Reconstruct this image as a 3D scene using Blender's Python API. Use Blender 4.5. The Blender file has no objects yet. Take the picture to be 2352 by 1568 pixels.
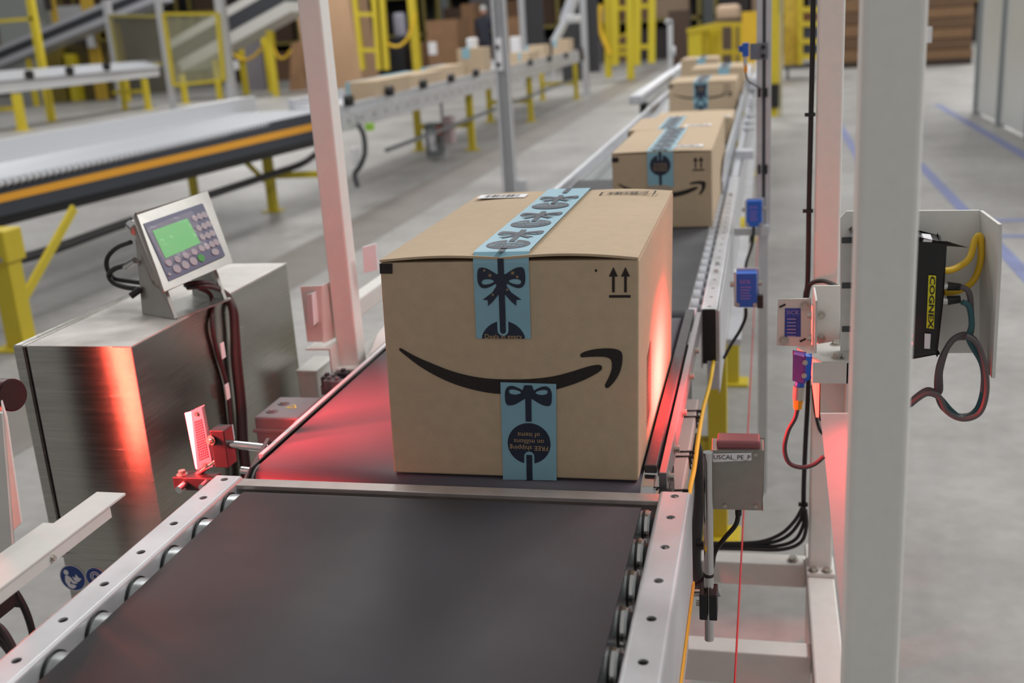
import bpy, math, random
import numpy as np
from mathutils import Vector, Matrix
from mathutils.geometry import tessellate_polygon
random.seed(7)
SC = bpy.context.scene
COL = SC.collection
# ------------------------------------------------------------------ camera
F = 2475.8
HC = 1.39724
R = np.array([[0.9733407, 0.00468592, -0.2293162],
              [0.22079823, -0.28982118, 0.93126356],
              [-0.06209686, -0.95706934, -0.2831294]])
cd = bpy.data.cameras.new('camera'); cam = bpy.data.objects.new('camera', cd); COL.objects.link(cam)
cd.sensor_width = 36.0; cd.lens = F / 2352 * 36.0
cd.clip_start = 0.02; cd.clip_end = 300
cx_, cy_, cz_ = R[:, 0], -R[:, 1], -R[:, 2]
cam.matrix_world = Matrix(((cx_[0], cy_[0], cz_[0], 0), (cx_[1], cy_[1], cz_[1], 0), (cx_[2], cy_[2], cz_[2], HC), (0, 0, 0, 1)))
cd.dof.use_dof = True; cd.dof.focus_distance = 1.48; cd.dof.aperture_fstop = 4.3
SC.camera = cam
SC.view_settings.view_transform = 'Standard'; SC.view_settings.look = 'None'
SC.view_settings.gamma = 1.0; SC.view_settings.use_curve_mapping = False
SC.view_settings.exposure = 0.0
# ------------------------------------------------------------------ world and lamps
w = bpy.data.worlds.new('world'); SC.world = w; w.use_nodes = True
bg = w.node_tree.nodes['Background']; bg.inputs[0].default_value = (1.0, 0.985, 0.95, 1); bg.inputs[1].default_value = 0.36

def area(name, loc, target, sx, sy, power, color=(1, 1, 1), spread=180):
    l = bpy.data.lights.new(name, 'AREA'); l.shape = 'RECTANGLE'; l.size = sx; l.size_y = sy
    l.energy = power; l.color = color; l.spread = math.radians(spread)
    o = bpy.data.objects.new(name, l); COL.objects.link(o); o.location = loc
    d = Vector(target) - Vector(loc)
    o.rotation_euler = d.to_track_quat('-Z', 'Y').to_euler()
    return o
for i, (lx, ly, pw) in enumerate([(3.9, 3.1, 370), (-3.6, 6.0, 190), (4.5, 11, 260), (-4.0, 14, 270), (5.5, 20, 330),
                                  (-13, 13, 420), (-12, 24, 420), (-2.0, 25, 380), (6, 30, 300)]):
    area('ceiling_light', (lx, ly, 6.5), (lx, ly, 0), 1.6, 5.0, pw, (1.0, 0.98, 0.96))
# the scanners' own red lamps (housings are built below at the same places); the last one is added
RED = (1.0, 0.05, 0.055)
area('scanner_lamp', (0.068, 1.635, 0.855), (-0.156, 1.66, 0.862), 0.27, 0.07, 4.6, RED, 60)
area('scanner_lamp', (-1.160, 1.24, 0.90), (-0.62, 1.56, 0.70), 0.03, 0.24, 9.0, RED, 50)
area('scanner_lamp', (-0.990, 1.18, 1.000), (0.10, 1.24, 0.90), 0.03, 0.03, 0.5, RED, 13)
area('scanner_lamp', (0.122, 1.265, 0.925), (0.100, 1.345, 0.55), 0.05, 0.03, 0.18, RED, 100)  # added hidden lamp that turns the gusset plate pink

# ------------------------------------------------------------------ helpers
def P(px, py, X=None, Y=None, Z=None):
    """the point of the place seen at a pixel of the photograph, on a plane of known X, Y or Z"""
    d = R @ np.array([px - 1176.0, py - 784.0, F])
    t = X / d[0] if X is not None else (Y / d[1] if Y is not None else (Z - HC) / d[2])
    return Vector((d[0] * t, d[1] * t, HC + d[2] * t))

def lin(c):
    return tuple(((v / 255) / 12.92 if v / 255 <= 0.04045 else ((v / 255 + 0.055) / 1.055) ** 2.4) for v in c)

MATS = {}
def mat(name, rgb, rough=0.5, metal=0.0, var=0.0, scale=20.0, bump=0.0, bscale=200.0, aniso=0.0, emit=None, es=1.0, stretch=None, trans=0.0, alpha=1.0, coat=0.0):
    if name in MATS: return MATS[name]
    m = bpy.data.materials.new(name); m.use_nodes = True; nt = m.node_tree; N = nt.nodes; L = nt.links
    b = N['Principled BSDF']
    col = (*lin(rgb), 1)
    b.inputs['Base Color'].default_value = col; b.inputs['Roughness'].default_value = rough; b.inputs['Metallic'].default_value = metal
    tc = N.new('ShaderNodeTexCoord'); mp = N.new('ShaderNodeMapping'); L.new(tc.outputs['Object'], mp.inputs[0])
    if stretch: mp.inputs['Scale'].default_value = stretch
    if var > 0:
        n = N.new('ShaderNodeTexNoise'); n.inputs['Scale'].default_value = scale; n.inputs['Detail'].default_value = 6; L.new(mp.outputs[0], n.inputs['Vector'])
        r = N.new('ShaderNodeMapRange'); r.inputs[1].default_value = 0.3; r.inputs[2].default_value = 0.7; r.inputs[3].default_value = 1 - var; r.inputs[4].default_value = 1 + var
        L.new(n.outputs[0], r.inputs[0])
        x = N.new('ShaderNodeMix'); x.data_type = 'RGBA'; x.blend_type = 'MULTIPLY'; x.inputs[0].default_value = 1
        x.inputs[6].default_value = col; L.new(r.outputs[0], x.inputs[7]); L.new(x.outputs[2], b.inputs['Base Color'])
        q = N.new('ShaderNodeMapRange'); q.inputs[1].default_value = 0.3; q.inputs[2].default_value = 0.7; q.inputs[3].default_value = max(0.03, rough * (1 - var)); q.inputs[4].default_value = min(1, rough * (1 + var))
        L.new(n.outputs[0], q.inputs[0]); L.new(q.outputs[0], b.inputs['Roughness'])
    if bump > 0:
        n2 = N.new('ShaderNodeTexNoise'); n2.inputs['Scale'].default_value = bscale; n2.inputs['Detail'].default_value = 4; L.new(mp.outputs[0], n2.inputs['Vector'])
        bp = N.new('ShaderNodeBump'); bp.inputs['Strength'].default_value = bump; bp.inputs['Distance'].default_value = 0.002; L.new(n2.outputs[0], bp.inputs['Height']); L.new(bp.outputs[0], b.inputs['Normal'])
    if aniso > 0:
        b.inputs['Anisotropic'].default_value = aniso; b.inputs['Anisotropic Rotation'].default_value = 0.25
        t = N.new('ShaderNodeTangent'); t.direction_type = 'RADIAL'; t.axis = 'Z'; L.new(t.outputs[0], b.inputs['Tangent'])
    if emit: b.inputs['Emission Color'].default_value = (*emit, 1); b.inputs['Emission Strength'].default_value = es
    if trans > 0: b.inputs['Transmission Weight'].default_value = trans
    if alpha < 1: b.inputs['Alpha'].default_value = alpha
    if coat > 0: b.inputs['Coat Weight'].default_value = coat
    MATS[name] = m; return m

card = mat('cardboard', (190, 169, 142), 0.85, var=0.05, scale=60, bump=0.25, bscale=500)
card_in = mat('cardboard_edge', (96, 74, 52), 0.9)
card_dk = mat('cardboard_brown', (138, 106, 78), 0.9, var=0.12, scale=4)
ink = mat('black_ink', (38, 34, 32), 0.8, var=0.25, scale=160)
bluet = mat('blue_tape', (136, 180, 198), 0.45, var=0.04, scale=40)
navy = mat('navy_print', (34, 42, 62), 0.5, var=0.1, scale=150)
tan = mat('tan_print', (190, 160, 120), 0.6)
cleart = mat('clear_tape', (170, 158, 140), 0.25)
white = mat('white_label', (228, 228, 232), 0.5)
belt = mat('belt_rubber', (49, 47, 52), 0.62, var=0.14, scale=6, bump=0.15, bscale=900)
beltc = mat('grey_belt', (48, 48, 53), 0.6, var=0.08, scale=8)
galv = mat('galvanized_steel', (200, 201, 205), 0.42, 0.4, var=0.10, scale=14)
galvw = mat('bright_galvanized', (200, 203, 210), 0.38, 0.45, var=0.08, scale=25)
rollm = mat('roller_steel', (176, 180, 182), 0.32, 0.85, var=0.2, scale=40)
chrome = mat('chrome', (205, 205, 205), 0.12, 1.0)
zinc = mat('zinc_bolt', (190, 186, 178), 0.28, 0.9)
alu = mat('aluminium', (196, 198, 203), 0.36, 0.5, var=0.05, scale=30)
alud = mat('slot_shadow', (92, 94, 100), 0.6, 0.2)
stain = mat('stainless_brushed', (176, 174, 168), 0.25, 1.0, var=0.10, scale=9, aniso=0.8, bump=0.05, bscale=60, stretch=(1, 1, 30))
staint = mat('stainless_dusty', (196, 192, 188), 0.42, 0.35, var=0.22, scale=12)
postp = mat('post_paint', (232, 232, 228), 0.5, 0.0, var=0.02, scale=60, bump=0.1, bscale=500)
bracket = mat('bracket_paint', (214, 212, 208), 0.45, 0.05, var=0.03, scale=40)
black = mat('black_plastic', (24, 24, 26), 0.45)
blackm = mat('black_metal', (30, 30, 32), 0.38, 0.3)
rubber = mat('black_cable', (26, 26, 28), 0.5)
dkbar = mat('dark_wear_strip', (58, 54, 58), 0.5, var=0.1, scale=100)
yel = mat('yellow_paint', (200, 180, 44), 0.5, var=0.04, scale=10)
yelc = mat('yellow_cable', (228, 186, 40), 0.45)
orange = mat('orange_stripe', (238, 168, 48), 0.6)
dkside = mat('dark_side_guard', (56, 60, 70), 0.5)
bluep = mat('blue_plastic', (28, 92, 190), 0.35)
blued = mat('blue_sticker', (52, 70, 160), 0.5, var=0.25, scale=180)
motor = mat('motor_paint', (122, 112, 116), 0.5, 0.1, var=0.06, scale=30)
gwhite = mat('white_guard', (206, 208, 212), 0.45, 0.1)
redp = mat('red_cord', (190, 40, 44), 0.5)
teal = mat('teal_cable', (40, 86, 92), 0.45)
brownc = mat('grey_cable', (92, 84, 86), 0.5)
glassp = mat('guard_panel_plastic', (178, 178, 150), 0.25, trans=0.0, alpha=0.28)
blwall = mat('far_wall_paint', (150, 154, 158), 0.8, var=0.04, scale=0.5)
darkst = mat('dark_goods', (58, 52, 52), 0.8, var=0.3, scale=3)

def tag(o, label=None, cat=None, group=None, kind=None):
    if label: o['label'] = label
    if cat: o['category'] = cat
    if group: o['group'] = group
    if kind: o['kind'] = kind
    return o
ORG = {}
def root(name, loc, label, cat, group=None):
    o = bpy.data.objects.new(name, None); o.empty_display_size = 0.05; COL.objects.link(o); o.location = Vector(loc); ORG[o.name] = Vector(loc)
    return tag(o, label, cat, group)

def frame_of(d):
    d = Vector(d).normalized(); a = Vector((0, 0, 1)) if abs(d.z) < 0.9 else Vector((0, 1, 0))
    u = d.cross(a).normalized(); v = u.cross(d).normalized()
    return d, u, v

class MB:
    def __init__(s): s.v = []; s.f = []; s.sm = []
    def add(s, vs, fs, smooth=False):
        b = len(s.v); s.v += [tuple(p) for p in vs]; s.f += [tuple(b + i for i in f) for f in fs]; s.sm += [smooth] * len(fs); return s
    def box(s, x0, x1, y0, y1, z0, z1):
        return s.hexa([(x0, y0, z0), (x1, y0, z0), (x1, y1, z0), (x0, y1, z0), (x0, y0, z1), (x1, y0, z1), (x1, y1, z1), (x0, y1, z1)])
    def hexa(s, c):
        return s.add(c, [(3, 2, 1, 0), (4, 5, 6, 7), (0, 1, 5, 4), (1, 2, 6, 5), (2, 3, 7, 6), (3, 0, 4, 7)])
    def beam(s, p0, p1, w, h, up=(0, 0, 1)):
        p0 = Vector(p0); p1 = Vector(p1); d = (p1 - p0).normalized(); u = d.cross(Vector(up)).normalized(); v = u.cross(d).normalized()
        c = []
        for q in (p0, p1):
            for a, b in ((-1, -1), (1, -1), (1, 1), (-1, 1)): c.append(q + u * a * w / 2 + v * b * h / 2)
        return s.add(c, [(0, 1, 2, 3), (7, 6, 5, 4), (0, 4, 5, 1), (1, 5, 6, 2), (2, 6, 7, 3), (3, 7, 4, 0)])
    def cyl(s, p0, p1, r, n=16, r1=None, caps=True):
        p0 = Vector(p0); p1 = Vector(p1); r1 = r if r1 is None else r1; d, u, v = frame_of(p1 - p0)
        vs = []
        for q, rr in ((p0, r), (p1, r1)):
            for i in range(n):
                a = 2 * math.pi * i / n; vs.append(q + (u * math.cos(a) + v * math.sin(a)) * rr)
        s.add(vs, [(i, (i + 1) % n, n + (i + 1) % n, n + i) for i in range(n)], True)
        if caps:
            s.add(vs[:n], [tuple(range(n))[::-1]]); s.add(vs[n:], [tuple(range(n))])
        return s
    def tube(s, pts, r, n=8, smooth_path=True, k=6):
        pts = [Vector(p) for p in pts]
        if smooth_path and len(pts) > 2:
            q = [pts[0]] + pts + [pts[-1]]; out = []
            for i in range(1, len(q) - 2):
                for j in range(k):
                    t = j / k; a, b, c, d = q[i - 1], q[i], q[i + 1], q[i + 2]
                    out.append(0.5 * ((2 * b) + (c - a) * t + (2 * a - 5 * b + 4 * c - d) * t * t + (3 * b - a - 3 * c + d) * t ** 3))
            out.append(pts[-1]); pts = out
        d, u, v = frame_of(pts[1] - pts[0]); vs = []; m = len(pts)
        for i, p in enumerate(pts):
            dd = (pts[min(i + 1, m - 1)] - pts[max(i - 1, 0)]).normalized()
            u = (u - dd * u.dot(dd)).normalized(); v = dd.cross(u)
            for j in range(n):
                a = 2 * math.pi * j / n; vs.append(p + (u * math.cos(a) + v * math.sin(a)) * r)
        s.add(vs, [(i * n + j, i * n + (j + 1) % n, (i + 1) * n + (j + 1) % n, (i + 1) * n + j) for i in range(m - 1) for j in range(n)], True)
        s.add(vs[:n], [tuple(range(n))[::-1]]); s.add(vs[-n:], [tuple(range(n))]); return s
    def poly(s, pts, holes=()):
        loops = [[Vector(p) for p in pts]] + [[Vector(p) for p in h] for h in holes]
        flat = [p for l in loops for p in l]; return s.add(flat, [tuple(t) for t in tessellate_polygon(loops)])
    def prism(s, pts, off):
        """closed outline pts (3D, planar) extruded by vector off"""
        pts = [Vector(p) for p in pts]; off = Vector(off); n = len(pts); top = [p + off for p in pts]
        t = [tuple(x) for x in tessellate_polygon([pts])]
        s.add(pts + top, t + [tuple(i + n for i in f[::-1]) for f in t] + [(i, (i + 1) % n, n + (i + 1) % n, n + i) for i in range(n)]); return s
    def bolt(s, p, d, r=0.006, h=0.005):
        p = Vector(p); d = Vector(d).normalized(); s.cyl(p, p + d * 0.0015, r * 1.45, 14); s.cyl(p + d * 0.0015, p + d * (h + 0.0015), r, 6); return s
    def build(s, name, m, parent=None, bev=0, seg=2, kind=None, label=None):
        o_ = Vector((0, 0, 0)); q = parent
        while q is not None:
            if q.name in ORG: o_ = ORG[q.name]
            q = q.parent
        me = bpy.data.meshes.new(name); me.from_pydata([tuple(Vector(p) - o_) for p in s.v], [], s.f)
        me.polygons.foreach_set('use_smooth', s.sm); me.materials.append(m); me.update()
        o = bpy.data.objects.new(name, me); COL.objects.link(o)
        if parent is not None: o.parent = parent
        if bev > 0:
            md = o.modifiers.new('bevel', 'BEVEL'); md.width = bev; md.segments = seg; md.limit_method = 'ANGLE'; md.angle_limit = math.radians(40)
        if kind: o['kind'] = kind
        if label: o['label'] = label
        return o
def recalc(o):
    import bmesh
    b = bmesh.new(); b.from_mesh(o.data); bmesh.ops.recalc_face_normals(b, faces=b.faces); b.to_mesh(o.data); b.free(); return o
def struct(name, mb, m): return mb.build(name, m, kind='structure')
def dup(o, d, parent=None):
    c = o.copy(); COL.objects.link(c); c.location = o.location + Vector(d)
    if parent is not None: c.parent = parent
    return c
def text(name, body, size, org, ux, uy, m, parent, align='CENTER', bold=0.0, label=None, xs=1.0):
    cu = bpy.data.curves.new('txt', 'FONT'); cu.body = body; cu.size = size; cu.align_x = align; cu.align_y = 'CENTER'; cu.resolution_u = 2
    cu.offset = bold
    t = bpy.data.objects.new('txt', cu); COL.objects.link(t); bpy.context.view_layer.update()
    me = bpy.data.meshes.new_from_object(t.evaluated_get(bpy.context.evaluated_depsgraph_get()))
    ux = Vector(ux).normalized(); uy = Vector(uy).normalized(); vs = [Vector(org) + ux * v.co.x * xs + uy * v.co.y for v in me.vertices]
    b = MB(); b.add(vs, [tuple(p.vertices) for p in me.polygons])
    bpy.data.objects.remove(t); bpy.data.curves.remove(cu); bpy.data.meshes.remove(me)
    return b.build(name, m, parent, label=label)
def circle(cx, cy, r, n=24, a0=0, a1=360):
    return [(cx + r * math.cos(math.radians(a0 + (a1 - a0) * i / n)), cy + r * math.sin(math.radians(a0 + (a1 - a0) * i / n))) for i in range(n + (0 if a1 - a0 == 360 else 1))]

# ------------------------------------------------------------------ setting
def floor_mat():
    m = bpy.data.materials.new('polished_concrete'); m.use_nodes = True; N = m.node_tree.nodes; L = m.node_tree.links; b = N['Principled BSDF']
    tc = N.new('ShaderNodeTexCoord')
    n1 = N.new('ShaderNodeTexNoise'); n1.inputs['Scale'].default_value = 0.9; n1.inputs['Detail'].default_value = 8; n1.inputs['Roughness'].default_value = 0.65
    n2 = N.new('ShaderNodeTexNoise'); n2.inputs['Scale'].default_value = 14; n2.inputs['Detail'].default_value = 6
    L.new(tc.outputs['Object'], n1.inputs[0]); L.new(tc.outputs['Object'], n2.inputs[0])
    a = N.new('ShaderNodeMath'); a.operation = 'MULTIPLY_ADD'; a.inputs[1].default_value = 0.35; L.new(n2.outputs[0], a.inputs[0]); L.new(n1.outputs[0], a.inputs[2])
    r = N.new('ShaderNodeValToRGB'); r.color_ramp.elements[0].position = 0.45; r.color_ramp.elements[0].color = (*lin((130, 128, 126)), 1)
    r.color_ramp.elements[1].position = 0.85; r.color_ramp.elements[1].color = (*lin((166, 165, 163)), 1); L.new(a.outputs[0], r.inputs[0]); L.new(r.outputs[0], b.inputs['Base Color'])
    b.inputs['Roughness'].default_value = 0.5; b.inputs['Specular IOR Level'].default_value = 0.35; return m
struct('floor', MB().box(-46, 16, -4, 46, -0.1, 0), floor_mat())
struct('wall_back', MB().box(-46, 16, 45, 45.3, 0, 9), blwall)
struct('wall_left', MB().box(-46.3, -46, -4, 45, 0, 9), blwall)
# floor joints / worn traffic bands (darker sealed strips)
band = mat('worn_concrete', (126, 121, 117), 0.5, var=0.08, scale=3)
b_ = MB().box(-3.16, -2.66, 1.2, 30, 0, 0.002); o = b_.build('trim_1', band, kind='structure')
bt = mat('blue_floor_tape', (116, 124, 162), 0.6, var=0.15, scale=8)
def tape_line(x0, x1, y0, y1, label):
    tag(MB().box(x0, x1, y0, y1, 0.0, 0.0025).build('floor_tape', bt), label, 'floor tape', 'blue floor tape lines')
tape_line(0.79, 0.87, 9.4, 13.6, 'short strip of blue floor tape seen between the two grey posts')
tape_line(1.25, 1.33, 5.2, 10.0, 'blue floor tape running down right of the thick grey post, behind the camera bracket')
tape_line(2.15, 2.25, 8.6, 15.5, 'blue floor tape along the foot of the pale panel wall at right')
tape_line(1.33, 2.15, 6.75, 6.83, 'faint crosswise blue floor tape right of the camera bracket')
tape_line(1.33, 2.15, 7.25, 7.33, 'second crosswise blue floor tape, just beyond the first')

# ------------------------------------------------------------------ foreground belt conveyor
YA1 = 1.262
def rounded_belt(x0, x1, y0, y1, zt, r, nose0=False, nose1=False, th=0.003, back=0.05):
    """belt strip with a nose wrapped round a roller at one or both ends"""
    prof = []
    if nose0:
        prof.append((y0 + r + back, zt - 2 * r))
        for i in range(13):
            a = math.pi * i / 12; prof.append((y0 + r - math.sin(a) * r, zt - r - math.cos(a) * r))
    else: prof.append((y0, zt))
    n = 30
    ya, yb = prof[-1][0], (y1 - r if nose1 else y1)
    for i in range(1, n): prof.append((ya + (yb - ya) * i / n, zt))
    if nose1:
        for i in range(13):
            a = math.pi * i / 12; prof.append((y1 - r + math.sin(a) * r, zt - r + math.cos(a) * r))
        prof.append((y1 - r - back, zt - 2 * r))
    else: prof.append((y1, zt))
    m = MB(); k = len(prof); vs = []
    for i, (y, z) in enumerate(prof):
        a = prof[max(i - 1, 0)]; c = prof[min(i + 1, k - 1)]; dy, dz = c[0] - a[0], c[1] - a[1]; l = math.hypot(dy, dz); ny, nz = dz / l * th, -dy / l * th
        for x in (x0, x1): vs.append((x, y, z))
        for x in (x0, x1): vs.append((x, y + ny, z + nz))
    fs = []
    for i in range(k - 1):
        a = i * 4; c = a + 4
        fs += [(a, a + 1, c + 1, c), (a + 2, c + 2, c + 3, a + 3), (a, c, c + 2, a + 2), (a + 1, a + 3, c + 3, c + 1)]
    m.add(vs, fs, True); return m
def hole_plate(m, x0, x1, y0, y1, z, th, centers, r, n=16):
    """flat plate with real round holes"""
    edges = [y0] + [(a + b) / 2 for a, b in zip(centers, centers[1:])] + [y1]
    xc = (x0 + x1) / 2
    for c, a, b in zip(centers, edges, edges[1:]):
        outer = [(x0, a, z), (x1, a, z), (x1, b, z), (x0, b, z)]
        hole = [(xc + r * math.cos(2 * math.pi * i / n), c + r * math.sin(2 * math.pi * i / n), z) for i in range(n)]
        m.poly(outer, [hole])
        m.poly([(p[0], p[1], z - th) for p in outer], [[(p[0], p[1], z - th) for p in hole]])
        low = [(p[0], p[1], z - th) for p in hole]
        m.add(hole + low, [(i, (i + 1) % n, n + (i + 1) % n, n + i) for i in range(n)])
    return m
def channel(x0, x1, y0, y1, z, depth, centers, r, m=None):
    """inverted U channel: holed top flange with rounded shoulders and two webs"""
    m = m or MB(); q = 0.005; t = 0.0025
    hole_plate(m, x0 + q, x1 - q, y0, y1, z, t, centers, r)
    for sx, e in ((-1, x0), (1, x1)):
        c = e - sx * q; pr = []
        for i in range(6):
            a = math.pi / 2 * i / 5; pr.append((c + sx * math.sin(a) * q, z - q + math.cos(a) * q))
        pr.append((e, z - depth)); pin = [(p[0] - sx * t * min(1, i / 2), p[1] - t * (1 if i < 3 else 0)) for i, p in enumerate(pr)]
        n = len(pr); vs = [(p[0], y, p[1]) for y in (y0, y1) for p in pr] + [(p[0], y, p[1]) for y in (y0, y1) for p in pin]
        m.add(vs, [(i, i + 1, n + i + 1, n + i) for i in range(n - 1)] + [(2 * n + i, 3 * n + i, 3 * n + i + 1, 2 * n + i + 1) for i in range(n - 1)], True)
        m.add(vs, [(i, 2 * n + i, 2 * n + i + 1, i + 1) for i in range(n - 1)] + [(n + i, n + i + 1, 3 * n + i + 1, 3 * n + i) for i in range(n - 1)] + [(n - 1, 3 * n - 1, 4 * n - 1, 2 * n - 1)])
    return m
cA = root('belt_conveyor', (-0.43, 0.9, 0), 'dark rubber belt conveyor in the foreground with holed galvanized side rails', 'conveyor')
rounded_belt(-0.702, -0.153, 0.10, YA1, 0.80, 0.022, nose1=True).build('belt', belt, cA)
holes = [1.275, 1.214 - 0.0] + [1.214 - 0.0785 * k for k in range(1, 13)]; holes = sorted(holes)
o = channel(-0.7675, -0.7240, 0.20, 1.288, 0.8035, 0.13, holes, 0.0055).build('side_rail', galv, cA)
o = channel(-0.1335, -0.0925, 0.20, 1.288, 0.8035, 0.13, holes, 0.0055).build('side_rail', galv, cA)
MB().box(-0.0920, -0.0895, 0.2, 1.28, 0.672, 0.680).build('orange_stripe', orange, cA)
MB().box(-0.125, -0.0965, 0.2, 1.25, 0.60, 0.69).build('lower_rail', galv, cA, bev=0.002)
# rollers: galvanized tubes with black bearing ends
rr = None
for k in range(12):
    yc = 1.238 - 0.0785 * k
    if rr is None:
        rr = MB().cyl((-0.7215, yc, 0.7735), (-0.140, yc, 0.7735), 0.0235, 24).build('roller', rollm, cA)
        e1 = MB().cyl((-0.7238, yc, 0.7735), (-0.7210, yc, 0.7735), 0.0255, 24).build('roller_end', black, rr)
        e2 = MB().cyl((-0.1405, yc, 0.7735), (-0.1345, yc, 0.7735), 0.019, 24).cyl((-0.150, yc, 0.7735), (-0.1465, yc, 0.7735), 0.0245, 24).build('roller_end', black, rr)
        e3 = MB().cyl((-0.1465, yc, 0.7735), (-0.1425, yc, 0.7735), 0.0252, 24).build('roller_rim', chrome, rr)
    else:
        c = dup(rr, (0, -0.0785 * k, 0))
        for e in (e1, e2, e3): dup(e, (0, 0, 0), c)
MB().box(-0.735, -0.128, 1.2665, 1.290, 0.793, 0.7995).box(-0.735, -0.128, 1.284, 1.290, 0.72, 0.7985).build('transfer_plate', mat('worn_plate', (176, 166, 162), 0.4, 0.4, var=0.12, scale=25), cA, bev=0.001)
MB().beam((-0.74, 0.9, 0.66), (-0.11, 0.9, 0.66), 0.04, 0.04).beam((-0.74, 0.9, 0.03), (-0.74, 0.9, 0.70), 0.05, 0.05, (0, 1, 0)).beam((-0.115, 0.9, 0.03), (-0.115, 0.9, 0.62), 0.03, 0.03, (0, 1, 0)).box(-0.79, -0.69, 0.85, 0.95, 0, 0.012).box(-0.14, -0.09, 0.87, 0.93, 0, 0.012).beam((-0.74, 0.9, 0.02), (-0.74, 0.9, 0.04), 0.05, 0.05, (0, 1, 0)).beam((-0.115, 0.9, 0.008), (-0.115, 0.9, 0.04), 0.03, 0.03, (0, 1, 0)).build('support_frame', galv, cA)

# ------------------------------------------------------------------ scale conveyor (B)
cB = root('scale_conveyor', (-0.43, 1.75, 0), 'short belt scale conveyor under the large parcel, red lit at its edges', 'conveyor')
rounded_belt(-0.722, -0.162, 1.305, 2.165, 0.80, 0.035, nose0=True, nose1=True).build('belt', mat('scale_belt', (70, 66, 76), 0.5, var=0.06, scale=10, bump=0.1, bscale=900), cB)
MB().cyl((-0.735, 1.343, 0.763), (-0.724, 1.343, 0.763), 0.034, 28).build('nose_roller', mat('white_roller', (200, 200, 200), 0.4), cB)
MB().cyl((-0.160, 1.343, 0.763), (-0.145, 1.343, 0.763), 0.036, 28).cyl((-0.145, 1.343, 0.763), (-0.128, 1.343, 0.763), 0.02, 20).build('nose_roller', chrome, cB)
MB().cyl((-0.139, 1.335, 0.772), (-0.122, 1.335, 0.772), 0.0135, 20).build('bumper', black, cB)
# left frame plate
MB().prism([(-0.7275, 1.325, 0.801), (-0.7275, 2.15, 0.801), (-0.7275, 2.15, 0.70), (-0.7275, 1.325, 0.72), (-0.7275, 1.30, 0.745), (-0.7275, 1.30, 0.785)], (-0.003, 0, 0)).build('seal_strip', blackm, cB)
MB().box(-0.7385, -0.7305, 1.37, 2.15, 0.66, 0.803).build('side_plate', galv, cB, bev=0.001)
MB().beam((-0.744, 1.31, 0.765), (-0.744, 1.42, 0.803), 0.008, 0.014).build('nose_bracket', blackm, cB, bev=0.001)
# right guide strips
MB().box(-0.160, -0.143, 1.352, 2.16, 0.800, 0.812).build('wear_strip', dkbar, cB, bev=0.0015)
MB().box(-0.1395, -0.1290, 1.342, 2.16, 0.768, 0.806).build('side_plate', mat('worn_steel', (128, 124, 126), .38, .5, var=.1, scale=30), cB, bev=0.001)
for yy in (1.37, 1.47, 1.62, 1.80, 1.95): MB().bolt((-0.1290, yy, 0.788), (1, 0, 0), 0.0055, 0.006).build('bolt', zinc, cB)
MB().box(-0.131, -0.1275, 1.34, 1.44, 0.66, 0.774).build('black_plate', black, cB)
MB().box(-0.20, -0.15, 1.9, 2.15, 0.55, 0.74).build('drive_housing', blackm, cB, bev=0.004)
MB().box(-0.67, -0.22, 1.40, 2.05, 0.60, 0.705).build('scale_bed', blackm, cB, bev=0.004)
MB().beam((-0.60, 1.5, 0), (-0.60, 1.5, 0.60), 0.05, 0.05, (0, 1, 0)).beam((-0.26, 1.5, 0), (-0.26, 1.5, 0.60), 0.05, 0.05, (0, 1, 0)).beam((-0.60, 1.93, 0), (-0.60, 1.93, 0.60), 0.05, 0.05, (0, 1, 0)).beam((-0.26, 1.93, 0), (-0.26, 1.93, 0.60), 0.05, 0.05, (0, 1, 0)).build('support_frame', postp, cB)
tb = root('cable_tray_tube', (-0.127, 1.6, 0.711), 'grey square tube with zip tied cables beside the scale conveyor', 'tube')
MB().box(-0.148, -0.120, 1.30, 1.90, 0.684, 0.711).build('tube_body', mat('tube_paint', (176, 170, 165), .5), tb, bev=0.003)
for yy in (1.46, 1.49, 1.62, 1.64, 1.80, 1.83):
    MB().tube([(-0.1485, yy, 0.69), (-0.1485, yy, 0.7125), (-0.1195, yy + 0.004, 0.7125), (-0.1175, yy + 0.004, 0.69)], 0.0016, 6, False).cyl((-0.1195, yy + 0.004, 0.711), (-0.112, yy + 0.004, 0.711), 0.003, 8).build('zip_tie', black, tb)
t = MB().tube([(-0.1125, 1.25, 0.66), (-0.1125, 1.40, 0.690), (-0.1120, 1.52, 0.699), (-0.1115, 1.62, 0.692), (-0.1115, 1.74, 0.700), (-0.1105, 1.86, 0.704), (-0.107, 1.98, 0.700), (-0.106, 2.08, 0.696), (-0.107, 2.187, 0.690)], 0.0038, 10).build('yellow_cable', yelc)
tag(t, 'yellow cable tied along the grey tube and entering the open rail end', 'cable')

# ------------------------------------------------------------------ outfeed conveyor (C)
cC = root('outfeed_conveyor', (-0.43, 5.5, 0), 'long outfeed conveyor carrying the parcels into the distance', 'conveyor')
rounded_belt(-0.705, -0.160, 2.18, 4.10, 0.80, 0.022, nose0=True).build('belt', beltc, cC)
MB().box(-0.71, -0.16, 4.11, 13.0, 0.70, 0.775).build('roller_bed', galv, cC)
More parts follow.
